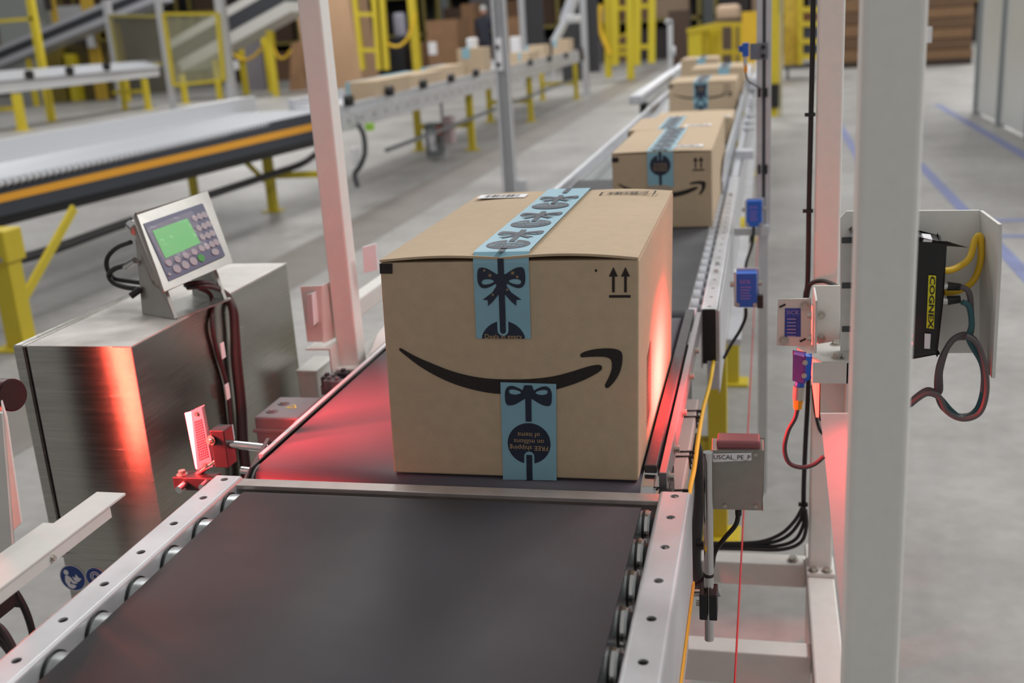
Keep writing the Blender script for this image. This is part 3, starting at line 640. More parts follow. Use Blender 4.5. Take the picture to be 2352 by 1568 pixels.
MB().prism(f_, (0.0, 0.016, 0)).build('front_case', mat('red_lit_blue_plastic', (120, 60, 140), .4), pe, bev=0.0015)  # blue case coloured violet to carry the red light on it
MB().prism([f_[1], Q(1864, 822, 1.275), Q(1862, 868, 1.275), f_[2]], (0, 0.014, 0)).build('blue_case', bluep, pe, bev=0.0012)
for px, py in ((1849, 832), (1847, 862)): MB().bolt(Q(px, py, 1.268), (0, -1, 0), 0.0022, 0.002).build('screw', zinc, pe)
MB().cyl(Q(1838, 876, 1.278), Q(1836, 886, 1.278), .006, 14).build('neck', bluep, pe)
MB().cyl(Q(1836, 886, 1.278), Q(1834, 916, 1.278), .0072, 14).build('metal_plug', zinc, pe); MB().cyl(Q(1834, 916, 1.278), Q(1832, 938, 1.278), .0062, 14, .005).build('plug_sleeve', mat('plug_orange', (236, 150, 30), .5), pe)
cable('sensor_cable', [Q(a, b, 1.278) for a, b in [(1832, 936), (1826, 960), (1810, 990), (1802, 1030), (1812, 1062), (1840, 1073), (1870, 1066), (1892, 1048)]], 0.0028, mat('dark_red_cable', (66, 54, 58), .5), 'thin dark red cable looping from the yellow plug into the gusset plate')
MB_t = text  # alias
rp = root('reflector_plate', Q(1825, 795, 1.5), 'square metal plate with blue sticker and two corner bolts, left of the bracket', 'reflector')
c4 = [Q(1788, 688, 1.5), Q(1862, 686, 1.5), Q(1862, 795, 1.5), Q(1785, 792, 1.5)]
MB().prism(c4, (0, .003, 0)).build('plate_body', bracket, rp, bev=0.0008)
c5 = [Q(1803, 708, 1.499), Q(1839, 708, 1.499), Q(1839, 773, 1.499), Q(1802, 773, 1.499)]
sk = MB().prism(c5, (0, .001, 0)).build('blue_sticker', blued, rp, label='blue printed sticker')
text('lettering', 'SICK', .0085, (c5[0] + c5[1]) / 2 + Vector((0, -.0006, -.006)), (1, 0, 0), (0, 0, 1), mat('pale_lilac', (170, 150, 200), .5), sk)
for k in range(6): MB().box(c5[0].x + .003, c5[1].x - .006, 1.498, 1.4985, c5[0].z - .016 - .005 * k, c5[0].z - .0145 - .005 * k).build('printed_line', mat('pale_lilac', (170, 150, 200), .5), sk)
for px, py in ((1849, 702), (1800, 782)): MB().bolt(Q(px, py, 1.499), (0, -1, 0), .0045, .004).build('bolt', zinc, rp)
for px, py in ((1797, 702), (1844, 781)): p = Q(px, py, 1.499); MB().beam(p + Vector((-.004, 0, -.002)), p + Vector((.004, 0, .002)), .002, .003, (0, 1, 0)).build('slot', black, rp)
an = root('angle_bracket', Q(1895, 790, 1.5), 'upright grey angle joining the reflector plate to the camera bracket', 'bracket')
MB().box(Q(1868, 700, 1.5).x, Q(1873, 700, 1.5).x, 1.44, 1.52, Q(1868, 795, 1.5).z, Q(1868, 665, 1.5).z).box(Q(1868, 700, 1.5).x, Q(1932, 700, 1.5).x, 1.515, 1.519, Q(1868, 795, 1.5).z, Q(1868, 662, 1.5).z).build('angle_body', bracket, an, bev=.001)
for py in (724, 776): MB().bolt(Q(1886, py, 1.51), (0, -1, 0), .004, .006).build('bolt', zinc, an); MB().bolt(Q(1864, py, 1.46), (-1, 0, 0), .004, .004).build('bolt', zinc, an)

# ------------------------------------------------------------------ power enclosure on its rod
en = root('sensor_enclosure', Q(1690, 1170, 1.36), 'grey metal enclosure box with white lettered label, hung on a chrome rod', 'enclosure')
e = [Q(1634, 1036, 1.36), Q(1754, 1036, 1.36), Q(1751, 1171, 1.36), Q(1637, 1167, 1.36)]
MB().prism(e, (0, 0.045, 0)).build('box_body', mat('enclosure_steel', (150, 150, 144), .38, .6, var=.05, scale=60), en, bev=.0012)
lbm = MB().prism([Q(1637, 1042, 1.358), Q(1726, 1040, 1.358), Q(1726, 1057, 1.358), Q(1637, 1061, 1.358)], (0, .001, 0)).build('white_label', white, en)
text('lettering', 'USCAL_PE_P', .0088, Q(1681, 1050.5, 1.3575), (1, 0, .02), (0, 0, 1), black, lbm)
for px, py in ((1736, 1043), (1665, 1161), (1736, 1162)): MB().bolt(Q(px, py, 1.3595), (0, -1, 0), .002, .0018).build('screw', zinc, en)
MB().box(Q(1645, 1036, 1.36).x, Q(1746, 1036, 1.36).x, 1.368, 1.40, e[0].z, e[0].z + .012).build('top_cap', mat('red_lit_cap', (150, 90, 96), .5), en, bev=.003, label='cap on the top, coloured red for the scanner light on it')  # red scanner light on the top is put into the cap colour
MB().cyl(Q(1696, 1171, 1.375), Q(1696, 1182, 1.375), .0045, 12).build('cable_gland', black, en)
cable('enclosure_cable', [Q(1696, 1178, 1.375), Q(1690, 1205, 1.38), Q(1665, 1235, 1.39), Q(1642, 1268, 1.40), Q(1632, 1310, 1.41), Q(1600, 1345, 1.40), Q(1585, 1352, 1.38)], .0034, rubber, 'black cable curving from under the enclosure down behind the rod')
rod = root('mounting_rod', Q(1628, 1470, 1.35), 'upright chrome rod in a black clamp, carrying the enclosure', 'rod')
MB().cyl(Q(1629, 1468, 1.345), Q(1626, 1038, 1.345), .0066, 20).build('upright', chrome, rod)
MB().cyl(Q(1627, 1316, 1.345), Q(1627, 1322, 1.345), .0076, 20).build('zip_tie', black, rod)
cz = Q(1628, 1382, 1.345)
MB().box(cz.x - .012, cz.x - .0012, 1.328, 1.362, cz.z - .019, cz.z + .020).box(cz.x + .0012, cz.x + .012, 1.328, 1.362, cz.z - .019, cz.z + .020).build('clamp_block', black, rod, bev=.0012)
MB().cyl(Q(1588, 1361, 1.355), Q(1655, 1361, 1.355), .0052, 16).build('cross_rod', chrome, rod)
MB().bolt(Q(1610, 1385, 1.34), (-1, 0, 0), .004, .005).build('bolt', zinc, rod)
# emergency cord
pc = MB().tube([(-0.0405, 1.20, .495), (-0.0385, 2.0, .50), (-0.036, 3.3, .50), (-0.03, 6.0, .52)], .0016, 8).build('pull_cord', redp)
tag(pc, 'thin red emergency pull cord running along the right side of the conveyor', 'cord')
cable('control_cable', [Q(a, b, 1.99) for a, b in [(1868, -30), (1866, 120), (1862, 300), (1858, 480), (1857, 560), (1855, 650), (1850, 690), (1856, 800), (1856, 900), (1850, 1020), (1846, 1120), (1846, 1180)]], .0045, rubber, 'black cable clipped to the left edge of the far grey post')
for py in (263, 484, 1158):
    p = Q(1862 if py < 400 else 1857 if py < 600 else 1846, py, 1.985); tag(MB().beam(p + Vector((-.010, 0, 0)), p + Vector((.008, 0, 0)), .008, .006).box(p.x - .003, p.x + .003, p.y, p.y + .006, p.z, p.z + .012).build('cable_clip', black), {263: 'upper black clip holding the cable to the far grey post', 484: 'lower black clip holding the cable to the far grey post', 1158: 'black clip where the cables spread near the frame foot'}[py], 'clip')
cable('control_cable', [Q(1852, 700, 1.98), Q(1860, 655, 1.97), Q(1885, 645, 1.96), Q(1912, 652, 1.9), Q(1930, 665, 1.8)], .004, rubber, 'short black cable arching from the far post into the bracket')
cable('control_cable', [Q(a, b, 1.97) for a, b in [(1866, 885), (1872, 940), (1882, 985), (1896, 1000)]], .003, rubber, 'thin black cable dropping behind the photo eye cable')
cg = [((1846, 1170), (1838, 1195), (1812, 1228), (1770, 1246), (1700, 1250), (1600, 1250)), ((1848, 1170), (1845, 1205), (1825, 1240), (1780, 1254), (1700, 1255), (1600, 1253)), ((1843, 1165), (1826, 1195), (1795, 1225), (1750, 1243), (1690, 1247), (1600, 1246)), ((1850, 1170), (1852, 1210), (1838, 1246), (1790, 1262), (1700, 1260), (1600, 1258))]
for i, g in enumerate(cg):
    cable('floor_cable', [Q(a, b, 1.975 - .005 * i) for a, b in g], .0036, rubber, '%s of four black cables curving from the far post to the cross member' % ['second highest', 'third highest', 'highest', 'lowest'][i], 'black cables on the frame cross member')
cable('hose', [Q(a, b, 1.98) for a, b in [(1588, 1000), (1604, 1050), (1608, 1130), (1600, 1230), (1598, 1300), (1612, 1360)]], .012, mat('hose_rubber', (44, 44, 47), .5), 'thick black hose hanging behind the foreground rail end', cat='hose')

# ------------------------------------------------------------------ blue sensors along the outfeed rail
def blue_sensor(cx0, cy0, cx1, cy1, y, label, lettering=None, depth=.02):
    s = root('distance_sensor', Q((cx0 + cx1) / 2, cy1, y), label, 'sensor')
    a = Q(cx0, cy0, y); b = Q(cx1, cy1, y)
    MB().box(a.x, b.x, y, y + depth, b.z, a.z).build('case', bluep, s, bev=.002)
    MB().box(a.x - .004, a.x + .001, y - .001, y + depth + .004, b.z + .002, a.z + .003).box(a.x, b.x + .006, y + depth, y + depth + .003, b.z - .006, a.z + .005).build('mount_plate', alu, s, bev=.001)
    for k, (u, v) in enumerate(((.08, .06), (.92, .06))): MB().bolt((a.x + (b.x - a.x) * u, y - .0002, b.z + .006), (0, -1, 0), .003, .002).build('bolt', zinc, s)
    MB().cyl((a.x - .012, y + .01, a.z - .025), (a.x - .004, y + .01, a.z - .025), .006, 12).cyl((b.x + .003, y + .01, a.z - .022), (b.x + .011, y + .01, a.z - .022), .006, 12).build('side_knob', zinc, s)
    if lettering:
        text('lettering', lettering, .011, (a.x + (b.x - a.x) * .45, y - .0005, a.z - .018), (1, 0, 0), (0, 0, 1), mat('pale_pink_print', (170, 120, 190), .5), s)
        for k in range(5): MB().box(a.x + .009, a.x + .009 + .022 * (1 - .1 * (k % 3)), y - .0006, y - .0001, a.z - .030 - .006 * k, a.z - .0285 - .006 * k).build('printed_line', mat('pale_pink_print', (170, 120, 190), .5), s)
    return s
s3 = blue_sensor(1690, 628, 1738, 706, 2.2, 'largest blue sensor box on the rail, nearest, with black knob at its side', 'SICK', .028)
MB().box(Q(1738, 680, 2.2).x + .001, Q(1753, 680, 2.2).x, 2.20, 2.215, Q(1738, 708, 2.2).z, Q(1738, 679, 2.2).z).build('black_block', black, s3)
blue_sensor(1714, 462, 1750, 520, 3.0, 'middle blue sensor box, hung before the slotted aluminium post', 'SICK')
cable('sensor_cable', [Q(1713, 708, 2.21), Q(1712, 730, 2.21), Q(1700, 758, 2.22), Q(1680, 790, 2.24), Q(1663, 822, 2.26)], .0035, rubber, 'black cable hanging from the largest blue sensor down to the rail')
cable('sensor_cable', [Q(1731, 521, 3.01), Q(1728, 560, 3.02), Q(1715, 600, 3.05), Q(1712, 625, 3.05)], .004, rubber, 'black cable dropping from the middle blue sensor')
ap = root('aluminium_post', (-0.008, 3.06, 0), 'slotted aluminium profile post right of the outfeed conveyor with black clips', 'post')
m = MB()
for a, b in ((-.028, -.013), (-.004, .011)): m.box(a, b, 3.05, 3.085, 0.79, 2.6)
m.box(-.013, -.004, 3.062, 3.085, 0.79, 2.6); o = m.build('profile', alu, ap, bev=.0012)
MB().box(-.013, -.004, 3.0605, 3.062, 0.795, 2.6).build('slot', alud, ap)
MB().box(-.09, -.02, 3.07, 3.085, .78, .80).box(-.022, .004, 3.05, 3.085, 0, 0.79).build('lower_bracket', alu, ap)
for py in (212, 388):
    for px in (1744, 1760): p = Q(px, py, 3.049); MB().box(p.x - .0035, p.x + .0035, 3.035, 3.05, p.z - .012, p.z + .012).build('clip', black, ap, bev=.001)
MB().box(-.018, .008, 3.03, 3.05, Q(1752, 545, 3.03).z, Q(1752, 518, 3.03).z).build('end_hook', alu, ap, bev=.003)
ts = root('photo_eye', Q(1712, 130, 2.98), 'small blue photo eye on a grey plate high on the aluminium post', 'sensor')
MB().box(Q(1722, 100, 3.0).x, Q(1764, 100, 3.0).x, 3.025, 3.03, Q(1722, 139, 3.0).z, Q(1722, 101, 3.0).z).build('grey_plate', mat('grey_plate', (120, 122, 130), .5), ts)
MB().box(Q(1705, 100, 3.0).x, Q(1720, 100, 3.0).x, 2.995, 3.02, Q(1705, 131, 3.0).z, Q(1705, 99, 3.0).z).box(Q(1697, 100, 3.0).x, Q(1705, 100, 3.0).x, 3.0, 3.015, Q(1705, 120, 3.0).z, Q(1705, 105, 3.0).z).build('blue_case', bluep, ts, bev=.001)
for py in (109, 129): p = Q(1753, py, 3.0); MB().cyl((p.x, 3.025, p.z), (p.x, 3.018, p.z), .006, 12).build('knob', black, ts)
MB().cyl(Q(1712, 132, 3.0), Q(1712, 150, 3.0), .005, 10).build('plug', alu, ts); MB().cyl(Q(1713, 150, 3.0), Q(1713, 167, 3.0), .0045, 10).build('plug_sleeve', mat('plug_orange', (236, 150, 30), .5), ts)
cable('sensor_cable', [Q(1713, 167, 3.0), Q(1718, 185, 3.0), Q(1735, 196, 3.02), Q(1748, 205, 3.04)], .0025, brownc, 'thin cable from the upper photo eye to the aluminium post')

# ------------------------------------------------------------------ left: gantry post, cabinet, terminal
lf = root('scanner_frame', (-0.83, 2.0, 0), 'grey painted post frame standing left of the conveyor, with a shelf channel', 'frame')
MB().box(-0.858, -0.812, 1.975, 2.02, 0.29, 2.4).build('post', postp, lf, bev=.004)
MB().box(-0.86, -0.81, 1.95, 3.1, .70, .745).build('side_rail', bracket, lf, bev=.003)
MB().box(-0.86, -0.81, 1.0, 2.05, .24, .29).box(-.86, -.81, 1.98, 2.03, 0, .24).box(-.86, -.81, 1.2, 1.25, 0, .24).build('base_rail', bracket, lf, bev=.003)
# shelf channel with upright bent plate and small reflector
S = [P(690, 795, Z=.80), P(758, 795, Z=.80), P(822, 738, Z=.80), P(775, 722, Z=.80)]
sh = root('shelf_bracket', (-.87, 1.9, .76), 'pale U shaped shelf bracket on the left post carrying a small reflector', 'bracket')
MB().prism([(-.905, 1.93, .79), (-.852, 1.93, .79), (-.852, 2.10, .79), (-.905, 2.10, .79)], (0, 0, .003)).build('top_shelf', bracket, sh)
MB().prism([(-.852, 1.93, .79), (-.852, 2.10, .79), (-.852, 2.10, .74), (-.852, 1.93, .74)], (-.003, 0, 0)).build('shelf_web', bracket, sh)
y0 = 1.95
MB().prism([Q(690, 658, y0), Q(738, 656, y0), Q(742, 785, y0), Q(706, 785, y0)], (0, .003, 0)).build('upright_plate', bracket, sh)
MB().prism([Q(738, 656, y0), P(757, 645, Y=y0 + .04), P(770, 775, Y=y0 + .04), Q(742, 788, y0)], (.002, .002, 0)).build('upright_flange', bracket, sh)
MB().prism([Q(704, 678, y0 - .02), Q(716, 674, y0 - .02), Q(718, 748, y0 - .02), Q(708, 750, y0 - .02)], (0, .018, 0)).build('reflector_back', gwhite, sh)
MB().prism([Q(716, 674, y0 - .02), P(734, 664, Y=y0 + .015), P(741, 730, Y=y0 + .015), Q(720, 748, y0 - .02)], (-.001, .006, 0)).build('small_reflector', white, sh)
MB().prism([Q(832, 568, 2.0), Q(862, 560, 2.02), Q(867, 620, 2.02), Q(836, 627, 2.0)], (0, .01, 0)).build('post_plate', white, lf)
lb = root('left_side_beam', (-.86, 2.6, .79), 'pale slotted support beam running back behind the left post', 'beam')
MB().box(-0.90, -0.865, 2.08, 3.2, .80, .84).build('beam_body', bracket, lb, bev=.003)
MB().prism([(-.78, 2.02, .802), (-.742, 1.86, .802), (-.742, 2.30, .802), (-.80, 2.30, .802)], (0, 0, -.05)).build('ribbed_cover', mat('pale_cover', (200, 190, 186), .5, var=.06, scale=60), lb)
MB().beam((-.883, 2.6, .02), (-.883, 2.6, .80), .03, .03, (0, 1, 0)).box(-.92, -.85, 2.55, 2.65, 0, .02).build('leg', bracket, lb)
# cabinet
XL, XR, YF, YB_, ZT, ZB = -1.2335, -1.0102, 1.50, 2.112, .930, .545
cb = root('steel_cabinet', (-1.12, 1.8, 0), 'dusty brushed stainless steel electrical cabinet left of the conveyor, glowing with red reflection', 'cabinet')
m = MB(); n = 14; vs = []; fs = []
for i in range(n + 1):
    for j in range(n + 1):
        u, v = i / n, j / n; x = XL + .028 + (XR - XL - .028) * u; z = ZB + (ZT - ZB) * v
        vs.append((x, YF - .004 * math.sin(math.pi * u), z))
for i in range(n):
    for j in range(n): a = i * (n + 1) + j; fs.append((a, a + n + 1, a + n + 2, a + 1))
m.add(vs, fs, True); m.build('front_panel', stain, cb)
MB().box(XL + .028, XR, YF + .0005, YB_, ZB, ZT - .002).build('cabinet_body', stain, cb, bev=.002)
MB().box(XL + .026, XR + .0008, YF - .002, YB_, ZT - .002, ZT).build('top_panel', staint, cb)
MB().box(XL + .0, XL + .022, YF, YB_ - .002, ZB + .0, ZT).build('door', stain, cb, bev=.003)
MB().box(XL + .022, XL + .028, YF + .004, YB_ - .01, ZB, ZT - .002).build('door_gap', black, cb)
MB().box(XL + .012, XR - .02, YF + .004, YB_ - .06, ZB - .105, ZB - .008).build('plinth', stain, cb, bev=.004)
MB().box(XL + .005, XR - .01, YF - .002, YB_ - .05, ZB - .008, ZB).build('plinth_lip', stain, cb)
MB().box(XL + .03, XL + .08, YF + .02, YF + .07, 0, ZB - .105).box(XR - .08, XR - .03, YF + .02, YF + .07, 0, ZB - .105).box(XL + .03, XL + .08, YB_ - .15, YB_ - .1, 0, ZB - .105).box(XR - .08, XR - .03, YB_ - .15, YB_ - .1, 0, ZB - .105).build('legs', stain, cb)
sgy = YF + .003
def sign(cx, cy, r, kind):
    c = Q(cx, cy, sgy); sg = MB().cyl((c.x, sgy + .0006, c.z), (c.x, sgy, c.z), r, 36).build('safety_sign', white, cb, label='round blue safety sign of ' + ('a person reading a manual' if kind else 'ear protection'))
    MB().cyl((c.x, sgy, c.z), (c.x, sgy - .0004, c.z), r * .93, 36).build('sign_face', mat('sign_blue', (24, 60, 130), .5), sg)
    g = lambda a, b: (c.x + a * r, sgy - .0008, c.z + b * r); m = MB()
    if kind:
        m.poly([g(*p) for p in circle(-.42, .42, .2, 16)])
        m.poly([g(*p) for p in [(-.55, .15), (-.35, .2), (-.12, .05), (.05, -.2), (.3, -.25), (.3, -.4), (-.05, -.42), (-.2, -.2), (-.25, -.45), (.1, -.5), (.2, -.62), (-.1, -.82), (-.42, -.7), (-.62, -.3)]])
        m.poly([g(*p) for p in [(.0, .15), (.2, .05), (.32, .33), (.52, .05), (.72, .0), (.4, -.28), (.12, -.15)]])
    else:
        m.poly([g(*p) for p in circle(0, .1, .5, 24)], [[g(*p) for p in circle(0, .1, .42, 24)]]); m.poly([g(*p) for p in circle(0, .1, .3, 24)], [[g(*p) for p in circle(0, .1, .22, 24)]])
        m.poly([g(*p) for p in [(-.28, -.3), (.28, -.3), (.2, -.7), (-.2, -.7)]])
    m.build('pictogram', white, sg)
sign(167, 1327, .0262, 1); sign(220, 1326, .0205, 0)
# weighing terminal
tm = root('weighing_terminal', (-1.07, 1.75, ZT), 'stainless weighing terminal with green screen and keypad, tilted on its stand atop the cabinet', 'terminal')
YT = 1.72
TL = P(305, 495, Y=1.66); BLc = P(372, 670, Y=1.60)
# panel: solve a planar rectangle-like quad: left edge near, right edge farther
TL = P(306, 496, Y=1.700); BL = P(374, 669, Y=1.655); TR = P(470, 447, Y=1.860); BR = P(526, 604, Y=1.815)
ux = ((TR - TL) + (BR - BL)).normalized(); nn = ux.cross((TL - BL)).normalized(); uy = nn.cross(ux).normalized()
if nn.dot(Vector((0, 0, HC)) - TL) < 0: nn = -nn
MB().prism([TL, TR, BR, BL], nn * .008).build('front_frame', mat('frame_steel', (164, 164, 160), .36, .8, var=.04, scale=50), tm, bev=.003)
qd = lambda u, v, h=0.0: (BL + (BR - BL) * u) * (1 - v) + (TL + (TR - TL) * u) * v + nn * (.008 + h)
def pix(px, py, h=0.0):
    """point of the panel plane seen at a pixel"""
    d = Vector(R @ np.array([px - 1176.0, py - 784.0, F])); o_ = Vector((0, 0, HC)); pc_ = qd(.5, .5, h); t = (pc_ - o_).dot(nn) / d.dot(nn); return o_ + d * t
Z9 = lambda a, b: (230 + a / 5.6, 430 + b / 5.6)
kp = [pix(*Z9(*p), h=.0006) for p in ((556, 470), (1315, 205), (1607, 878), (885, 1208))]
pan = MB().prism(kp, nn * .0008).build('keypad_panel', mat('panel_blue', (74, 78, 112), .35, coat=.3), tm)
scr = [pix(*Z9(*p), h=.0018) for p in ((672, 560), (1120, 400), (1290, 715), (840, 915))]
MB().prism(scr, nn * .0006).build('screen', mat('green_screen', (70, 160, 84), .12, emit=lin((92, 178, 100)), es=.55, coat=1.0), tm)
keym = mat('key_rubber', (160, 158, 166), .5)
def key(a, b, r, rx=1.0, m=keym):
    c = pix(*Z9(a, b), h=.0018); k = MB(); k.prism([c + ux * (r * rx * math.cos(t)) + uy * (r * math.sin(t)) for t in [2 * math.pi * i / 18 for i in range(18)]], nn * .0012).build('key', m, tm)
for a, b in ((1278, 375), (1338, 355), (1335, 500), (1390, 475), (1382, 620), (1440, 592), (1435, 733), (1490, 708)): key(a, b, .0066)
for a, b in ((1215, 400), (1268, 525), (1315, 640), (1370, 760)): key(a, b, .0062)
for a, b in ((880, 975), (993, 928), (1100, 880), (1207, 832), (1303, 785)): key(a, b, .0064)
for a, b in ((985, 1050), (1095, 1000), (1198, 952)): key(a, b, .0080)
key(1298, 910, .0075, 1, mat('key_green', (60, 150, 60), .5)); key(1478, 832, .0068, 1.25); key(890, 1120, .003)
# film round the screen: crumpled clear protective sheet
m = MB(); N_ = 16; rr_ = random.Random(5)
cor = [pix(*Z9(*p), h=.003) for p in ((585, 530), (1180, 300), (1400, 800), (830, 990))]
vs = []
for i in range(N_ + 1):
    for j in range(N_ + 1):
        u, v = i / N_, j / N_; p = (cor[0] * (1 - u) + cor[1] * u) * (1 - v) + (cor[3] * (1 - u) + cor[2] * u) * v
        edge = 1 if (u < .12 or u > .84 or v < .2 or v > .84) else .1
        vs.append(p + nn * rr_.uniform(0, .0022) * edge)
m.add(vs, [(a * (N_ + 1) + b, (a + 1) * (N_ + 1) + b, (a + 1) * (N_ + 1) + b + 1, a * (N_ + 1) + b + 1) for a in range(N_) for b in range(N_)])
m.build('protective_film', mat('clear_film', (235, 238, 245), .08, alpha=.16), tm)
# rounded housing behind the panel (lofted)
m = MB(); rings = []
for k, (h, s_) in enumerate(((0.0, .97), (-.018, .95), (-.038, .86), (-.048, .66))):
    c = qd(.5, .5) - nn * .009; ring = []
    for i in range(28):
        t = 2 * math.pi * i / 28; ct, st_ = math.cos(t), math.sin(t); e_ = .38
        su = math.copysign(abs(ct) ** e_, ct) * .5 * s_; sv = math.copysign(abs(st_) ** e_, st_) * .5 * s_
        ring.append(qd(.5 + su, .5 + sv) - nn * .009 + nn * h)
    rings.append(ring)
for ring in rings: m.v += [tuple(p) for p in ring]
for k in range(3):
    for i in range(28): m.f.append((k * 28 + i, k * 28 + (i + 1) % 28, (k + 1) * 28 + (i + 1) % 28, (k + 1) * 28 + i)); m.sm.append(True)
m.f.append(tuple(3 * 28 + i for i in range(28))); m.sm.append(False)
recalc(m.build('rear_housing', mat('frame_steel', (164, 164, 160), .36), tm))
# stand
gx = P(345, 690, Z=ZT); 
st0 = Q(320, 555, 1.70); 
pA = [P(312, 560, Y=1.74), P(322, 690, Y=1.70), P(395, 690, Y=1.66), P(372, 650, Y=1.68), P(338, 540, Y=1.72)]
lo = [p.copy() for p in pA]; lo[1].z = ZT + .001; lo[2].z = ZT + .001
MB().prism(lo, (.004, .004, 0)).prism([p + Vector((.03, .13, 0)) for p in lo], (.004, .004, 0)).build('stand_cheeks', mat('frame_steel', (164, 164, 160), .36), tm)
MB().hexa([(lo[1].x, lo[1].y, ZT), (lo[2].x + .005, lo[2].y, ZT), (lo[2].x + .04, lo[2].y + .14, ZT), (lo[1].x + .03, lo[1].y + .14, ZT), (lo[1].x, lo[1].y, ZT + .003), (lo[2].x + .005, lo[2].y, ZT + .003), (lo[2].x + .04, lo[2].y + .14, ZT + .003), (lo[1].x + .03, lo[1].y + .14, ZT + .003)]).build('stand_base', mat('frame_steel', (164, 164, 160), .36), tm)
for i, (px, py, ex, ey) in enumerate(((307, 530, 294, 518), (305, 600, 280, 612))):
    MB().cyl(P(px + 6, py - 2, Y=1.72), P(ex + 8, ey, Y=1.74), .011 if i == 0 else .006, 16).build('knob' if i == 0 else 'cable_gland', chrome, tm)
cable('terminal_cable', [Q(308, 603, 1.73), Q(285, 610, 1.74), Q(262, 618, 1.75), Q(250, 632, 1.76), Q(262, 650, 1.76), Q(290, 660, 1.75), Q(322, 664, 1.74), Q(335, 672, 1.735)], .0048, rubber, 'thicker black cable looping from the lower plug of the weighing terminal')
cable('terminal_cable', [Q(300, 556, 1.74), Q(270, 568, 1.76), Q(248, 590, 1.77), Q(246, 615, 1.77), Q(262, 638, 1.77), Q(300, 646, 1.76), Q(330, 650, 1.75)], .0045, rubber, 'thin black cable leaving the upper back of the weighing terminal')
MB_ = MB().cyl(Q(300, 680, 1.70), Q(322, 664, 1.71), .0062, 14); tag(MB_.build('cable_plug', black), 'short black cable end lying on the cabinet under the terminal', 'plug')
offs = [(0, 0), (9, 2), (16, 6), (-8, 3), (4, -3)]
for i, (dx, dy) in enumerate(offs):
    w = .0042
    p1 = [P(425 + dx * .4, 655 + dy, Z=ZT + .028 + .004 * i), P(470 + dx * .5, 652 + dy, Z=ZT + .034 + .003 * i), P(505 + dx, 668 + dy, X=-1.02 + .004 * i), P(528 + dx * .8, 705 + dy, X=-1.003 + .003 * i), P(533 + dx * .8, 760, X=-1.002 + .003 * i), P(535 + dx, 830, X=-1.002 + .003 * i), P(545 + dx, 930, X=-1.002 + .003 * i), P(550 + dx, 1020, X=-1.002 + .002 * i), P(560 + dx, 1110, X=-1.0 + .002 * i)]
    if i == 3: p1 = [P(455, 660, Z=ZT + .03), P(485, 680, X=-1.015), P(487, 740, X=-1.004), P(497, 800, X=-1.004), P(520, 880, X=-1.004), P(530, 960, X=-1.004), P(540, 1060, X=-1.004)]
    cable('signal_cable', p1, w, mat('maroon_cable', (62, 42, 46), .5), 'dark cables of the bundle running from the terminal down the cabinet side' if i != 3 else 'single dark cable hanging left of the thick bundle on the cabinet side', 'cable bundle on the cabinet side')
for k, (px, py) in enumerate(((512, 803), (523, 897), (533, 993))):
    p = P(px, py, X=-.996); tag(MB().box(p.x - .001, p.x + .001, p.y - .008, p.y + .006, p.z - .016, p.z + .014).build('cable_label', white), ['uppermost white tag on the cable bundle', 'middle white tag on the cable bundle', 'lowest white tag on the cable bundle'][k], 'label')
# motor and gearbox under the scale conveyor
mo = root('gear_motor', (-.84, 1.8, .60), 'grey gear motor with a square terminal box, mounted left of the scale conveyor', 'motor')
tb_ = [P(582, 950, Z=.79), P(640, 910, Z=.79), P(738, 910, Z=.79), P(690, 960, Z=.79)]
tbx = [(-.925, 1.66, 0), (-.925, 1.80, 0), (-.82, 1.80, 0), (-.82, 1.66, 0)]
zt_ = .735
x0, x1, y0_, y1_ = P(582, 958, Z=zt_).x, P(690, 955, Z=zt_).x, P(600, 958, Z=zt_).y, P(640, 910, Z=zt_).y
MB().box(x0, x1, y0_, y1_, zt_ - .095, zt_).build('terminal_box', motor, mo, bev=.004)
MB().box(x0 - .004, x1 + .004, y0_ - .004, y1_ + .004, zt_ - .03, zt_ - .022).build('box_seam', motor, mo, bev=.002)
for k in range(2): c = P((625, 652)[k], (944, 926)[k], Z=zt_); m = MB(); m.cyl((c.x, c.y, zt_), (c.x, c.y, zt_ + .002), .011, 20).cyl((c.x, c.y, zt_ + .002), (c.x, c.y, zt_ + .004), .007, 20); m.build('blanking_plug', motor, mo)
c = P(672, 934, Z=zt_); m = MB(); m.poly([(c.x - .012, c.y - .008, zt_ + .0006), (c.x + .012, c.y - .008, zt_ + .0006), (c.x, c.y + .012, zt_ + .0006)], [[(c.x - .007, c.y - .005, zt_ + .0006), (c.x + .007, c.y - .005, zt_ + .0006), (c.x, c.y + .007, zt_ + .0006)]]); m.build('warning_triangle', yelc, mo)
MB().cyl((x0 + .04, y0_ + .07, .665), (x1 + .12, y0_ + .07, .665), .055, 28).build('motor_body', motor, mo)
for k in range(7): MB().cyl((x0 + .05 + k * .02, y0_ + .07, .665), (x0 + .054 + k * .02, y0_ + .07, .665), .062, 28).build('cooling_fin', motor, mo)
MB().cyl((-.80, y0_ - .06, .70), (-.745, y0_ - .06, .70), .055, 28).cyl((-.745, y0_ - .06, .70), (-.738, y0_ - .06, .70), .065, 28).build('gearbox', motor, mo)
MB().bolt((-.815, y0_ - .07, .73), (-.6, -.6, .3), .006, .006).cyl((-.82, y0_ - .05, .70), (-.80, y0_ - .05, .72), .018, 16).build('gland', mat('dark_gland', (70, 62, 66), .5), mo)
pn = root('valve_block', (-.80, 1.85, .745), 'cluster of dark pneumatic fittings left of the scale conveyor', 'valve')
rq = random.Random(11)
